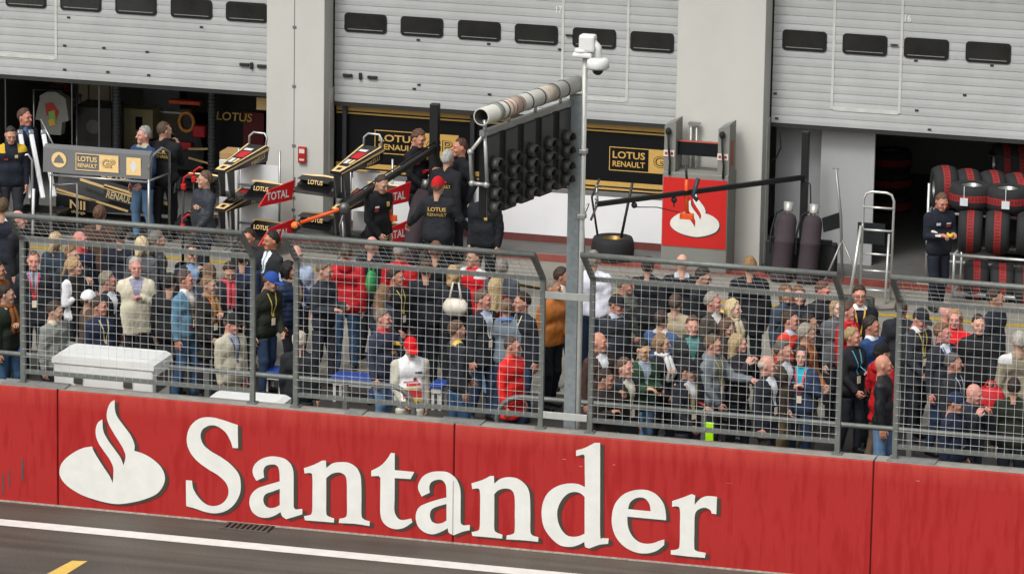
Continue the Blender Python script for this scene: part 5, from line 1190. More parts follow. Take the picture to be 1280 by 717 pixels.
    if bagstrap:
        mb = MB(); pts = [surf((.15-.028*k)*s, (1.45-.055*k)*s, -1, .008) for k in range(10)]
        for i in range(len(pts)-1):
            p0, p1 = V(pts[i]), V(pts[i+1]); wv = Vector((.012, 0, .012)); mb.add([p0-wv, p0+wv, p1+wv, p1-wv], [(0, 1, 2, 3)])
        mb.build('strap', cloth(bagstrap), root, True)
    def decal(txt, x, z, w_, h_, col, side, name='lettering', shear=0):
        vs, fs = text_tris(txt, 1., .02, shear)
        xs = [k.x for k in vs]; ys = [k.y for k in vs]; x0, x1, y0, y1 = min(xs), max(xs), min(ys), max(ys)
        sg = 1 if side < 0 else -1
        mb = MB(); mb.add([surf((x+sg*((k.x-(x0+x1)/2)/(x1-x0)*w_))*s, (z+(k.y-(y0+y1)/2)/(y1-y0)*h_)*s, side, .009) for k in vs], fs); mb.build(name, mat(col, .6), root, True)
    if back:
        for txt, z, w_, h_, col in back: decal(txt, 0, z, w_, h_, col, 1)
    if patch:                                            # coloured badges on the chest: (x, z, w, h, colour) in metres
        for (x, z, w_, h_, col) in patch:
            g_ = [[surf((x+w_*(i/4-.5))*s, (z+h_*(j/3-.5))*s, -1, .007) for i in range(5)] for j in range(4)]
            MB().add([g_[j][i] for j in range(4) for i in range(5)], [(j*5+i, j*5+i+1, j*5+i+6, j*5+i+5) for j in range(3) for i in range(4)]).build('badge', mat(col, .6), root, True)
    root['_j'] = [float(x) for x in list(J[1][2]*s)+list(J[-1][2]*s)]
    return root
def hand_of(root, sd=1):
    j = root['_j']; p = Vector(j[:3] if sd == 1 else j[3:])
    return root.location+(root.rotation_euler.to_matrix() @ p)
# ------------------------------------------------------------------ the crowd: head position in the photograph fixes where each person stands
P = make_person
PK, TAN, PALE = 'c58b74', 'b07a5e', 'd3a48e'
GR, BR, DB, BL_, GB = '8d8a84', '4a3526', '2a2019', 'c9a873', '5f584f'
# --- left end
P(4, 246, 1.82, 170, 'tall brown haired person in navy at the left border, back turned', '20242e', 'jacket', hair='short', hc='55432f', collar='d9d9d9')
P(24, 262, 1.75, 85, 'balding pink headed man in black just behind the left fence tip', '1b1c20', 'jacket', hair='ring', hc='7a6a5c', sk='d08f7c')
P(-2, 325, 1.74, 80, 'person in a brown jacket cut by the left border, face turned right', '8a5226', 'jacket', hair='short', hc=DB, sk=TAN)
P(9, 355, 1.74, 88, 'dark haired man in dark green jacket with brown scarf at the left border', '20281f', 'jacket', 'jeans', hair='short', hc=DB, scarf='7a4a26', arms=('chest', 'down'), collar='b8c0cc')
P(42, 313, 1.78, 8, 'man in dark suit and red lanyard facing us beside the leftmost fence post', '24262b', 'suit', hair='crew', hc='5a4234', sk='cf8470', shirt='8b93ad', tie='6b5a4c', lany='c5303c', arms=('down', 'down'))
P(71, 289, 1.72, 150, 'fair haired woman in slate blue behind the left fence panel, seen from behind', '2c3742', 'jacket', hair='bob', hc='b49c78', fem=1)
P(101, 288, 1.72, 70, 'balding man with a red and white collar beside the fair haired woman', '242a3c', 'jacket', hair='ring', hc='a2745f', sk='cc7d70', collar='c03a40', patch=[(.06, 1.22, .07, .02, 'd0d0d0')])
P(125, 255, 1.8, 172, 'long necked man with brown hair and a brown jacket, back turned near the dark bodywork', '4a362c', 'jacket', hair='short', hc='5b4130', arms=('pocket', 'pocket'))
P(91, 306, 1.72, 60, 'brown haired person directly behind the blonde woman in white sleeves', '2a2d33', 'jacket', hair='short', hc='74573a')
P(94, 320, 1.7, 85, 'blonde woman in black vest and white sleeves clapping her hands together', 'd6d7da', 'shirt', '23262c', hair='pony', hc='a88a62', fem=1, vest='1c1a19', arms=('mouth', 'chest'), sk='cf9478')
P(136, 338, 1.78, 80, 'grey haired man in dark suit and open white shirt left of the cream jacket', '22262c', 'suit', hair='short', hc='77705f', shirt='e2e4e8', sk='bb7d66', turn=15)
P(68, 375, 1.72, 75, 'man in a pale grey jacket standing left of the big white case', '80837d', 'jacket', '2a2d33', hair='short', hc='3a2c24', arms=('phone', 'down'), collar='c5b8a0', nod=12)
P(107, 362, 1.7, 110, 'person in brown jacket with a white baseball cap turned away', '4f4236', 'jacket', '33302c', hair='short', hc=BR, cap='d8d9dc', arms=('down', 'down'), lean=6)
P(125, 370, 1.72, 78, 'dark haired man in navy jacket with a pale lanyard behind the white case', '262c42', 'jacket', hair='short', hc='3c2b21', lany='cfc49a', sk='c08267')
P(170, 321, 1.8, 12, 'sturdy man in a cream jacket holding one hand to his chest', 'cdc6ae', 'coat', '26272b', hair='thin', hc='a59c92', sk='c98472', arms=('chest', 'down'), fat=.5, hem=.74, shirt='8c8ca2')
P(178, 294, 1.7, 165, 'pale blond person in a grey jacket, back turned, behind the cream jacket', '54565a', 'jacket', hair='bob', hc='cbb68e', fem=1)
P(198, 287, 1.74, 110, 'grey haired person in black leather right of the pale blond one', '26272a', 'leather', hair='short', hc='6f6a60')
P(240, 304, 1.76, 25, 'man in sunglasses and dark jacket resting his chin on his hand', '2b2d31', 'jacket', hair='crew', hc=DB, glasses='dark', arms=('mouth', 'down'), shirt='7f98b8')
P(233, 337, 1.78, 82, 'man in light blue denim jacket with white lining and a lanyard', '587f96', 'jacket', 'jeans', hair='thin', hc='4a3a30', collar='e6e6e2', lany='d8a860', arms=('low', 'down'), sk='c07a60', shirt='d7d8dc', hem=.84, patch=[(-.02, 1.0, .13, .035, 'c43a30')])
P(263, 328, 1.7, 150, 'person with round brown hair behind the denim jacket man', '30343a', 'jacket', hair='bob', hc='6b4f3a', fem=1)
P(262, 344, 1.7, 75, 'short haired woman in dark coat with a tan scarf beside the denim jacket', '22211f', 'coat', hair='short', hc='7a6040', fem=1, scarf='85603c', arms=('chest', 'low'), lany='d9692f')
P(286, 325, 1.74, 15, 'man with a red and white scarf looking down left of a fence post', '20222a', 'jacket', hair='short', hc='35251d', scarf='b5404c', nod=25, patch=[(0, 1.1, .06, .2, 'c7ccd8'), (.01, 1.24, .06, .1, 'c43a48')])
P(304, 309, 1.74, 170, 'person in dark navy seen from behind, left of a fence post', '1f2740', 'jacket', hair='short', hc=DB)
P(310, 285, 1.8, -25, 'dark haired man in suit and white shirt beside the moustached man', '23252b', 'suit', hair='short', hc='33251c', shirt='dfe3e8', arms=('down', 'down'), sk='b87a5c')
P(338, 288, 1.8, -55, 'moustached man in dark suit with white shirt and pale tie', '26282b', 'suit', hair='short', hc='1f1814', shirt='e4e8ec', tie='6b93ac', moust=True, sk='b9744f', fat=1, turn=-10)
P(333, 337, 1.72, 70, 'man in a bright blue baseball cap and dark green jacket, looking down', '23261f', 'jacket', 'djeans', hair='short', hc='5b4632', cap='2b4a92', nod=18, lany='c9b45c', arms=('low', 'down'), lean=6)
P(363, 325, 1.7, 78, 'black haired woman in a shiny navy puffer jacket', '1f2c44', 'puffer', '25262c', hair='bob', hc='15110f', fem=1, arms=('reach', 'down'), scarf='8a7560', sk=TAN)
P(371, 306, 1.74, 20, 'older man with pink face and pale blue shirt behind the puffer jacket', 'a9bcd4', 'shirt', hair='ring', hc='b5aca0', sk='cf9180', glasses='clear', arms=('down', 'down'))
P(405, 325, 1.78, 70, 'man in dark grey jacket checking a phone with both hands', '2d3038', 'jacket', '2a2d34', hair='short', hc='6a5c4c', arms=('phone', 'phone'), nod=10, sk='c08870')
P(433, 303, 1.82, 176, 'man in red jacket and blue jeans seen from behind', 'b01a22', 'nylon', 'jeans', hair='crew', hc='4d4038', back=[('FERRARI', 1.3, .3, .035, '5c1418')], arms=('chest', 'down'), hood=1)
P(466, 294, 1.76, 150, 'balding pink headed man in black between the two red jackets', '1a1c20', 'jacket', hair='ring', hc='a38a78', sk='cf9484')
P(501, 303, 1.78, 160, 'person in a red jacket and grey cap, back turned', 'b51a20', 'nylon', '22242a', hair='short', hc='6f5a48', cap='85837e', arms=('down', 'chest'), hood=1)
P(496, 333, 1.76, 80, 'dark haired man in black with a yellow lanyard before the second red jacket', '1e2024', 'jacket', '24262a', hair='short', hc='33271e', lany='cdb548', sk='c07d64')
P(480, 354, 1.68, 130, 'woman with long light brown hair carrying a green bag', '2b3440', 'jacket', 'djeans', hair='long', hc='7a5f45', fem=1)
P(480, 385, 1.76, 72, 'man in slate jacket with colourful collar raising a hand to his mouth', '34394a', 'jacket', 'ljeans', hair='short', hc='6f6054', arms=('mouth', 'down'), collar='b03a44', patch=[(.1, 1.3, .08, .05, 'd2a838'), (.08, 1.18, .07, .04, 'c98a3a')], sk='c98472')
MARSH = P(513, 419, 1.74, 15, 'marshal in a white tabard with colourful print and a bright red cap', 'b9b6a8', 'jacket', 'b9b6a8', hair='short', hc=BR, cap='c8181e', nod=22, vest='e4e5e6', arms=('down', 'low'), hem=.8, collar=None,
          patch=[(.09, 1.3, .09, .025, '3a3d44'), (-.01, 1.18, .2, .02, 'b85a60'), (.02, 1.145, .19, .03, 'c8323c'), (-.02, 1.1, .24, .02, 'd8c24a'), (0, 1.02, .27, .11, 'cf4444'), (0, .93, .26, .05, 'd9b83e'), (0, .9, .2, .025, '3c3a34'), (.05, 1.21, .05, .04, '6a3a34')])
P(545, 300, 1.82, 178, 'tall person all in black behind the second fence panel, back turned', '17181b', 'jacket', hair='short', hc='6a4a3a', arms=('pocket', 'pocket'))
BAGW = P(568, 330, 1.72, 165, 'fair haired woman in charcoal with a white handbag on her shoulder', '26282e', 'jacket', '24262b', hair='bob', hc='a88a60', fem=1)
P(592, 309, 1.74, -65, 'man in a red and white team jacket looking left', 'c01a20', 'nylon', '1e2126', hair='short', hc='3a2a22', stripe='c8c8cc', arms=('down', 'pocket'), collar=None)
P(573, 399, 1.76, 110, 'brown haired man in black jacket with a yellow lanyard ribbon at his neck', '25282e', 'jacket', 'jeans', hair='short', hc='5a4230', collar='cfb65a', arms=('low', 'down'))
P(605, 361, 1.8, 80, 'man in dark blazer and pale blue shirt standing left of the blonde hair', '23262c', 'suit', 'djeans', hair='short', hc='5c4a3c', shirt='a9b6d0', lany='d4d0c0', sk='c8826a')
P(620, 344, 1.7, 175, 'woman with long blonde hair and a red jacket seen from behind', 'a81c22', 'jacket', 'ljeans', hair='long', hc='ad966f', fem=1)
P(634, 372, 1.68, 165, 'brown haired person in grey denim with a bright blue scarf', '6a7580', 'jacket', 'djeans', hair='short', hc='6e5a48', scarf='4576b8')
P(658, 363, 1.78, -70, 'dark haired man in navy suit leaning left beside the tan jacket', '1f222a', 'suit', 'djeans', hair='short', hc='2e221b', lean=8, sk='b87a60', lany='c9c09a')
P(641, 419, 1.74, 80, 'short haired man in a bright red zip jacket close to the fence', 'd8221e', 'nylon', 'djeans', hair='crew', hc='4a3a30', hem=.68, sk='bd7d66', arms=('down', 'down'), nod=6)
P(690, 347, 1.8, 75, 'man in a tan leather jacket and black trousers left of the light column', 'a8662a', 'leather', '14161a', hair='crew', hc='6f675c', hem=.88, arms=('low', 'down'), sk=TAN, lean=4)
P(704, 333, 1.72, 85, 'woman in a cream top mostly hidden by the light column', 'd6cbb8', 'shirt', '26282e', hair='short', hc='3a2820', fem=1, sk=TAN)
P(742, 311, 1.86, 172, 'grey haired man in a white shirt and blue jeans seen from behind', 'd9dae6', 'jacket', 'djeans', hair='crew', hc='8a8378', hem=.9, fat=1, arms=('chest', 'down'))
# --- centre right
P(783, 343, 1.76, 80, 'grey haired man in a mottled grey camouflage jacket', '63665e', 'jacket', hair='short', hc='6e6a60', sk='bd7d66', arms=('down', 'low'))
P(770, 367, 1.74, 60, 'man in a black baseball cap with a pale collar near the white shirt', '2b2f35', 'jacket', hair='short', hc='3a3028', cap='1d1e20', nod=14, collar='aab4c2', sk='c08068')
P(811, 319, 1.8, 165, 'broad dark haired person in black seen from behind below the boom', '191b1f', 'jacket', hair='short', hc='33261f', fat=1)
P(853, 316, 1.8, 178, 'bald man in a black jacket with his back turned below the kiosk', '1c1e22', 'jacket', hair='none', sk='cf9a80', collar='bfc2c8')
P(878, 333, 1.76, 75, 'dark haired man in glasses and black looking at something yellow', '1b1d22', 'jacket', hair='short', hc='2a211c', glasses='clear', nod=14, arms=('phone', 'phone'))
P(845, 366, 1.72, 165, 'dark haired person in a beige jacket with back turned', 'a3977e', 'jacket', hair='short', hc='4a3c32', arms=('down', 'pocket'))
P(828, 386, 1.72, 150, 'man in denim blue jacket with a thinning crown and back turned', '3d5478', 'jacket', hair='short', hc='3c2e26', collar='c8b8ac')
P(866, 394, 1.74, 8, 'brown haired man in dark jacket over teal, facing us', '2b2e30', 'jacket', hair='short', hc='5a4130', shirt='4c7a78', sk='cb8f76', arms=('down', 'down'))
P(938, 319, 1.84, 176, 'tall man in a big black coat with light brown hair, back turned', '15161a', 'coat', '15171c', hair='short', hc='8a6a42', hem=.72, fat=1)
P(893, 364, 1.78, 75, 'older grey haired man in a brown jacket facing right', '4a443c', 'suit', hair='short', hc='8a8378', sk='c88672', shirt='d8d6d2')
P(918, 373, 1.68, 65, 'blonde woman with bobbed hair and a beige scarf', '4a4a48', 'coat', hair='bob', hc='c4b083', fem=1, scarf='b0a588', sk=PALE)
P(908, 396, 1.68, 55, 'brown haired woman looking down below the blonde bob', '3a3330', 'jacket', hair='bob', hc='5a4032', fem=1, nod=15)
P(893, 417, 1.78, 80, 'man in glasses and a light grey hooded jacket facing right', '6f767a', 'jacket', hair='short', hc='5e4c38', glasses='clear', hood=1, arms=('reach', 'low'), sk='c88a74', lany='c4b458')
P(925, 416, 1.7, 82, 'blonde woman in black holding both hands up to her mouth', '26272c', 'jacket', hair='long', hc='a58d66', fem=1, arms=('mouth', 'mouth'), sk='d09a84')
P(750, 414, 1.78, 68, 'bald man in a brown suit jacket and white shirt by the light column', '44322a', 'suit', '2c2a2a', hair='none', sk='c98468', shirt='dadce2', arms=('low', 'down'))
P(757, 460, 1.7, 80, 'dark haired person with a hand to the chin next to the fence post', '2a2422', 'jacket', hair='short', hc='32241c', arms=('mouth', 'chest'), sk=TAN, nod=6)
P(783, 446, 1.76, 50, 'brown haired man in a dark suit jacket looking right near the handrail', '25292c', 'suit', hair='thin', hc='5a4636', shirt='c6c4be', lany='c9b878', sk='c98d76')
P(804, 423, 1.74, 35, 'black haired man with glasses in a dark green jacket holding a camera', '2c4634', 'jacket', 'ljeans', hair='short', hc='14110f', glasses='clear', arms=('phone', 'phone'), nod=14, sk='c8986f', shirt='8f9ba8')
P(829, 416, 1.68, 70, 'woman with light brown hair and a white scarf turned to the right', '222328', 'jacket', hair='bob', hc='84684a', fem=1, scarf='d4d4d2', arms=('chest', 'low'))
P(861, 449, 1.74, 60, 'man in a black cap with a red badge and dark jacket', '22242a', 'jacket', hair='short', hc=DB, cap='1b1c1f', glasses='clear', shirt='c2c7d2', arms=('phone', 'low'), lany='a8944a', nod=10, patch=[(.12, 1.2, .05, .05, 'c03a34')])
P(961, 443, 1.76, 80, 'white haired older man in a dark suit near the handrail', '262a31', 'suit', '2e2e30', hair='ring', hc='bdb6aa', sk='cf9078', shirt='e0e2e4', lany='d6dae0', hem=.7)
P(981, 424, 1.78, 75, 'dark grey haired man in a brown jacket and khaki trousers', '4b4238', 'suit', '6c5c44', hair='short', hc='5a544c', sk='c98a76', shirt='c6cad2')
P(1002, 432, 1.68, -10, 'brown haired woman in a turquoise top under a denim jacket', '2c3c56', 'jacket', 'djeans', hair='bob', hc='44302a', fem=1, shirt='2fa3b4', lany='c8465a', arms=('chest', 'low'), sk='d09a86', vest=None)
P(1010, 403, 1.8, 100, 'grey haired man in an orange tan leather jacket', 'a2602a', 'leather', '5c564c', hair='short', hc='8b8478', hem=.8, arms=('low', 'down'))
P(990, 387, 1.76, 72, 'dark haired man in an orange red jacket with a white collar', 'd2402c', 'nylon', hair='short', hc='3a2a20', collar='b9c2cf', sk='c58770')
P(1013, 391, 1.74, 80, 'dark haired man in black left of the grey fence post', '1e1f24', 'jacket', hair='short', hc='241b16', sk=TAN)
P(984, 355, 1.68, 30, 'brown haired woman in blue grey beside the gas cylinders', '38424e', 'jacket', hair='bob', hc='6a4a32', fem=1, sk='c08a6a')
P(999, 357, 1.7, 15, 'woman with auburn hair right next to the one in blue grey', '24262e', 'jacket', hair='bob', hc='6e4830', fem=1, sk='cb8f78')
P(1028, 350, 1.74, 60, 'red faced photographer with a yellow camera strap', '26262a', 'jacket', hair='thin', hc='5a3a2c', sk='cf7c68', arms=('phone', 'phone'), bagstrap='c9a83c', nod=12)
P(1075, 356, 1.8, 5, 'smiling man in glasses and black sweater with a yellow lanyard', '17181d', 'jacket', hair='short', hc='3a2a22', glasses='clear', lany='d2a94a', collar='e8e8e8', sk='c98670')
P(1061, 377, 1.68, 85, 'brown haired woman in a red jacket beside a fence post', 'b81f26', 'jacket', hair='short', hc='5c3c2c', fem=1, sk='cf8f7c', scarf='c23a40')
P(1067, 408, 1.7, 72, 'short blonde woman in black with a yellow wristband', '1d1e22', 'jacket', '1c1e24', hair='short', hc='9c8862', fem=1, arms=('phone', 'low'), sk='c88870', lany='58a0b8', hem=.8)
P(1091, 394, 1.76, 78, 'dark haired man in a blue and white jacket right of the blonde woman', '2d4a7c', 'nylon', hair='short', hc='2a231f', collar='dcdfe4', sk='b87a5e', patch=[(.08, 1.3, .1, .1, 'd6dae0')])
P(1104, 427, 1.74, 120, 'person in a red hooded jacket and dark cap behind the bald man', 'b01a20', 'nylon', '5a4a3c', hair='short', hc=DB, cap='16171a', hood=1, arms=('chest', 'down'), hem=.7)
P(1106, 442, 1.78, 95, 'bald man in a black team jacket and jeans standing at the gap', '1b1d20', 'leather', 'ljeans', hair='none', sk='c9866a', hem=.84, arms=('pocket', 'down'), patch=[(.12, 1.2, .07, .03, 'c83a2a'), (.12, 1.16, .08, .02, 'd8d8d8')])
# --- right end
P(1149, 383, 1.8, 45, 'man in a dark baseball cap and grey jacket with a white collar looking down', '33363c', 'jacket', '202228', hair='short', hc='4a3a2e', cap='25272a', nod=25, collar='d9dade', lany='c6ae4e', sk='c9826c', arms=('low', 'low'), hem=.75)
P(1186, 376, 1.76, 100, 'bald man in red half hidden behind the woman in red', 'c4222a', 'nylon', hair='none', sk='d3998a')
P(1194, 386, 1.72, -10, 'fair haired woman in a red team top facing us', 'cf1f26', 'jacket', '22242a', hair='long', hc='a07a55', fem=1, sk='d28a7a', patch=[(.06, 1.33, .08, .03, '3a2024')])
P(1180, 402, 1.78, 70, 'brown haired man in dark jacket with a blue and white lanyard', '2b2e35', 'suit', 'djeans', hair='short', hc='6d5138', shirt='d7d9de', lany='3f5aa0', sk='c87f70')
P(1224, 392, 1.8, 10, 'man in black shirt with short dark hair looking straight at us', '1a1b1e', 'jacket', '1d1e22', hair='crew', hc='2a1f19', sk='cf957c', arms=('low', 'down'), hem=.8)
P(1246, 359, 1.8, 85, 'dark haired man in navy jacket and jeans before the tyre rack', '20262e', 'jacket', 'jeans', hair='short', hc='3a2c24', sk=TAN, arms=('down', 'pocket'))
P(1194, 440, 1.74, 82, 'grey haired man with a white and blue lanyard facing right', '282a2e', 'jacket', hair='short', hc='4f4c4a', lany='c6cce0', sk='b87c64')
P(1194, 489, 1.72, 75, 'man in a dark blue cap and navy jacket with a bright orange badge', '1d2435', 'jacket', hair='short', hc=DB, cap='1c2740', nod=12, sk='b97d66', patch=[(.13, 1.22, .08, .06, 'e0a230'), (.06, 1.06, .07, .02, 'c9ccd2'), (.14, 1.06, .07, .02, 'c9ccd2')])
P(1217, 478, 1.72, 70, 'bald man resting his face in his hand beside the red bag', '2a3038', 'jacket', hair='none', sk='cc8a78', arms=('mouth', 'mouth'), nod=12)
P(1274, 412, 1.8, 190, 'person in a beige jacket with a reflective stripe at the right border', '8b836f', 'jacket', '7a725e', hair='short', hc='a8a39a', stripe='c9cac8')
P(1268, 470, 1.72, 170, 'person in dark green at the right border below the beige jacket', '22251f', 'jacket', hair='short', hc=DB)
P(375, 412, 1.74, 165, 'white haired man in black with his back to us beside the fence post', '1d2023', 'jacket', '1d2023', hair='thin', hc='c2b6a4', sk='cf9884', collar=None)
P(289, 391, 1.74, 75, 'man in a black cap and a cream raincoat with dark scarf', 'b2ac98', 'coat', '3a3a38', hair='short', hc='6a5646', cap='201f1e', nod=10, lany='4a5468', shirt='8f98a8', sk='c88270', hem=.62)
P(151, 281, 1.76, 175, 'dark haired man in navy right behind the long necked man', '1e222c', 'jacket', hair='short', hc='2d241e')
P(533, 323, 1.78, 178, 'dark haired man in black left of the woman with the handbag, back turned', '1c1e23', 'jacket', hair='short', hc='4a3628')
P(213, 340, 1.74, 165, 'black haired person in a black coat just left of the denim jacket', '191a1d', 'coat', hair='short', hc='1d1815')
P(628, 322, 1.74, 170, 'grey haired man in slate behind the long blonde hair, back turned', '43484f', 'jacket', hair='short', hc='77726a')
P(1048, 372, 1.72, 20, 'fair haired woman in grey just left of the woman in the red jacket', '55585b', 'jacket', hair='bob', hc='9d8765', fem=1, sk=PALE)
P(1128, 372, 1.76, 160, 'brown haired man in black behind the fence post left of the dark cap', '24262a', 'jacket', hair='short', hc='54402f')
# --- team people by the garages
TM_ = 'team members working in front of the garages'
GD = 'c9a85c'
LB = [('LOTUS', 1.31, .26, .06, GD), ('RENAULT', 1.23, .28, .05, GD)]
P(13, 156, 1.78, 15, 'shaven headed man in navy and yellow looking down at the white strips', '1a1d28', 'jacket', hair='crew', hc='2e241e', stripe='c9a52e', nod=20, group=TM_, patch=[(.07, 1.3, .05, .05, 'c9b488'), (-.09, 1.26, .06, .03, 'b02a30')], sk='c08a72', collar=None)
P(32, 135, 1.86, 55, 'tall man in navy with a headset behind the shaven headed man', '1b1f2a', 'jacket', hair='thin', hc='4a372a', group=TM_, shirt='4a6a90', sk='c07a62')
P(177, 155, 1.8, -70, 'grey haired man in a blue sweater and jeans beside the grey wing', '2c4060', 'jacket', 'ljeans', hair='short', hc='8d8a86', group=TM_, collar='a8a08a', arms=('low', 'down'), sk='c88a76', pos=onY(179, 250, 14.78))
P(206, 151, 1.86, 165, 'man in a black team jacket with gold writing on his back and headset', '16171b', 'jacket', '15161a', hair='crew', hc='4a382c', group=TM_, back=[('L.R.', 1.33, .12, .05, GD), ('RENAULT', 1.26, .26, .055, GD)], arms=('pocket', 'mouth'), turn=-40)
P(255, 213, 1.74, -78, 'brown haired man in a dark jacket facing left by the red handles', '2a2e35', 'nylon', '22252a', hair='short', hc='5c4736', group=TM_, arms=('low', 'chest'), hem=.7, fat=1)
P(522, 160, 1.86, 55, 'mechanic in black overalls with red patch looking down beside the gold sign', '15161a', 'jacket', '131418', hair='short', hc='5a4030', nod=18, group=TM_, arms=('phone', 'low'), patch=[(.05, 1.14, .16, .05, 'b8202a'), (.1, 1.33, .06, .06, GD), (-.13, 1.33, .07, .03, 'd8d8d8'), (-.13, 1.28, .07, .03, 'b03040')], sk='c48468')
P(574, 172, 1.9, -75, 'tall short haired man in a long black jacket facing left', '131519', 'jacket', '14151a', hair='crew', hc='4a2e22', group=TM_, arms=('pocket', 'pocket'), hem=.66, sk='c07a60')
P(556, 187, 1.78, 150, 'grey haired man in black leaning towards the others', '1a1b1f', 'jacket', '15161a', hair='short', hc='a0a09c', group=TM_, back=[('RENAULT', 1.22, .26, .05, GD)], lean=10)
P(548, 220, 1.82, 172, 'man in a red cap and black team jacket with gold writing on the back', '1f2125', 'jacket', '17181c', hair='short', hc='6a4a3a', cap='b81a22', group=TM_, back=LB, arms=('out', 'out'), turn=-15, fat=1)
P(472, 215, 1.82, 45, 'bending mechanic in black overalls holding an orange paddle', '151619', 'jacket', '131418', hair='crew', hc='3a2c24', group=TM_, nod=22, arms=('down', 'low'), lean=5, patch=[(.08, 1.32, .06, .07, GD), (-.13, 1.3, .07, .03, 'd8d8d8'), (-.13, 1.25, .07, .04, 'b03040')])
P(606, 228, 1.8, -20, 'man in black with a gold badge partly hidden by the white bracket', '16181c', 'jacket', '14151a', hair='short', hc='8a6a4a', group=TM_, patch=[(.06, 1.28, .05, .08, GD)], arms=('down', 'down'))
MECH = P(1176, 238, 1.78, 25, 'mechanic in black and blue overalls looking down at a yellow object', '191c26', 'jacket', '171a24', hair='crew', hc='5a4232', group=TM_, nod=25, arms=('phone', 'phone'), patch=[(.09, 1.3, .08, .025, 'c7cad0'), (.09, 1.26, .08, .025, 'b03a48'), (-.08, 1.3, .07, .04, 'b7c2d0'), (-.16, 1.18, .05, .06, 'd4c4c0')], sk='c08068')
# --- things people carry
bpy.context.view_layer.update()
def phone(p, lab, col='1a1b1d', size=(.04, .012, .075)):
    rt = empty('phone', p, lab, 'phone', 'phones and cameras in people\'s hands'); MB().box(V(p)-Vector(size), V(p)+Vector(size), 0, .006).build('case', mat(col, .3), rt); MB().box(V(p)+Vector((-size[0]*.85, -size[1]-.002, -size[2]*.85)), V(p)+Vector((size[0]*.85, -size[1]-.0005, size[2]*.85))).build('screen', mat('40454c', .15), rt)
def by_label(s): return [o for o in bpy.data.objects if o.get('label') == s][0]
for s_, lab, col, sz in (('man in dark grey jacket checking a phone with both hands', 'black phone held by the man in dark grey', '1a1b1d', (.04, .012, .07)),
                         ('black haired man with glasses in a dark green jacket holding a camera', 'small camera in the hands of the man in green', '202124', (.06, .03, .04)),
                         ('red faced photographer with a yellow camera strap', 'silver camera held by the red faced photographer', '9a9b9c', (.08, .07, .06)),
                         ('man in a black cap with a red badge and dark jacket', 'dark phone held by the man in the black cap', '232428', (.04, .012, .07)),
                         ('dark haired man in glasses and black looking at something yellow', 'yellow object held by the dark haired man in glasses', 'd8b32a', (.08, .03, .035)),
                         ('mechanic in black and blue overalls looking down at a yellow object', 'yellow object in the hands of the mechanic at the tyres', 'd2a92c', (.045, .03, .05))):
    o = by_label(s_); a, b = hand_of(o, 1), hand_of(o, -1); c_ = (a+b)/2
    if s_.startswith('man in a black cap'): c_ = a
    f_ = o.rotation_euler.to_matrix() @ Vector((0, -.1, .03)); c_ = c_+f_
    if 'phone' in lab: phone(c_, lab, col, sz)
    elif 'camera' in lab:
        rt = empty('camera', c_, lab, 'camera', 'phones and cameras in people\'s hands'); MB().box(c_-Vector(sz), c_+Vector(sz), 0, .015).build('camera_body', mat(col, .35, .3), rt); d = f_.normalized(); MB().tube([c_+d*.02, c_+d*.13], .032, 12).build('lens', mat('1b1c1e', .2), rt)
    else:
        rt = empty('yellow_object', c_, lab, 'object'); MB().tube([c_+Vector((-sz[0], 0, .02)), c_+Vector((-sz[0]*.4, -.01, -.02)), c_+Vector((sz[0]*.4, -.01, -.02)), c_+Vector((sz[0], 0, .015))], [.014, .03, .03, .014], 8).build('grip', mat(col, .5), rt)
# white handbag, red bag, green bag
def bag(p, w_, h_, col, name, lab, strap, m_=None):
    rt = empty(name, p, lab, 'bag'); mb = MB(); N = 20; vs = []; fs = []
    for i in range(9):
        t = i/8; z = (t-.5)*h_; ww = w_*.5*(math.sin(math.pi*(.16+.72*(1-t)))**.7); dd = .09*math.sin(math.pi*(.12+.8*t))+.02
        for k in range(N):
            a = 6.2832*k/N; vs.append(Vector(p)+Vector((ww*math.cos(a)*(1+.04*math.sin(5*a+i)), dd*math.sin(a), z+.012*math.sin(3*a))))
    for i in range(8):
        for k in range(N): fs.append((i*N+k, i*N+(k+1) % N, (i+1)*N+(k+1) % N, (i+1)*N+k))
    mb.add(vs, fs+[tuple(range(N))[::-1], tuple(range(8*N, 9*N))], 0, True); mb.build('bag_body', m_ or leather(col), rt)
    MB().tube([Vector(p)+Vector((-w_*.25, 0, h_*.45)), Vector(p)+Vector((-w_*.12, .03, h_*.45+strap)), Vector(p)+Vector((w_*.1, .03, h_*.45+strap)), Vector(p)+Vector((w_*.25, 0, h_*.45))], .014, 6).build('handle', m_ or leather(col), rt)
    return rt
by = BAGW.location.y
bag(onY(569, 384, by-.24), .36, .24, 'd3ccbc', 'handbag', 'white leather handbag hanging from the fair haired woman\'s shoulder', .24)
bag(onY(1238, 505, 4.1), .4, .44, 'b3181e', 'shoulder_bag', 'big red bag beside the bald man who rests his face in his hand', .1, nylon('b3181e'))
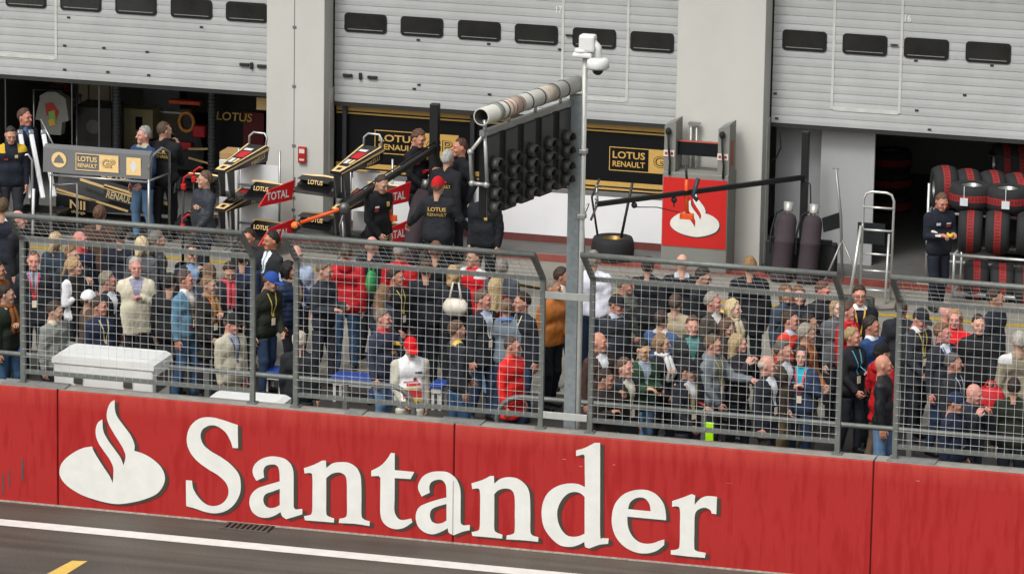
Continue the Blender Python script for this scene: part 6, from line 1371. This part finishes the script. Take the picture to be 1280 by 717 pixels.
bag(onY(464, 352, by_label('woman with long light brown hair carrying a green bag').location.y-.12), .15, .3, '2f8a4e', 'shoulder_bag', 'green bag on the shoulder of the woman with long light brown hair', .12, nylon('2f8a4e'))
# ------------------------------------------------------------------ light and camera
SUN_EL, SUN_AZ = R(52), R(200)        # azimuth of the sun measured from +Y clockwise
w = bpy.data.worlds.new('World'); SC.world = w; w.use_nodes = True; nt = w.node_tree
sky = nt.nodes.new('ShaderNodeTexSky'); sky.sky_type = 'NISHITA'; sky.sun_disc = False; sky.sun_elevation = SUN_EL; sky.sun_rotation = SUN_AZ
sky.air_density = 1.6; sky.dust_density = 6.; sky.ozone_density = 1.
hs = nt.nodes.new('ShaderNodeHueSaturation'); hs.inputs['Saturation'].default_value = .22
nt.links.new(sky.outputs['Color'], hs.inputs['Color']); nt.links.new(hs.outputs['Color'], nt.nodes['Background'].inputs['Color'])
nt.nodes['Background'].inputs['Strength'].default_value = .15
sd = bpy.data.lights.new('sun', 'SUN'); sd.energy = 1.2; sd.angle = R(14); sd.color = (1, .985, .965)
so = bpy.data.objects.new('sun', sd); COL.objects.link(so)
dirv = Vector((math.sin(SUN_AZ)*math.cos(SUN_EL), math.cos(SUN_AZ)*math.cos(SUN_EL), math.sin(SUN_EL)))
so.rotation_euler = dirv.to_track_quat('Z', 'Y').to_euler(); so.location = (0, -20, 30)
cd = bpy.data.cameras.new('camera'); co = bpy.data.objects.new('camera', cd); COL.objects.link(co)
co.matrix_world = Matrix(((CR[0], CU[0], -CW[0], CAM[0]), (CR[1], CU[1], -CW[1], CAM[1]), (CR[2], CU[2], -CW[2], CAM[2]), (0, 0, 0, 1)))
cd.sensor_width = 36; cd.sensor_fit = 'HORIZONTAL'; cd.lens = FPX/1280*36; cd.clip_start = .5; cd.clip_end = 2000
SC.camera = co
vs_ = SC.view_settings; vs_.view_transform = 'Standard'; vs_.look = 'None'; vs_.gamma = 1; vs_.exposure = .05
SC.render.engine = 'CYCLES'; SC.cycles.max_bounces = 6; SC.cycles.use_denoising = True
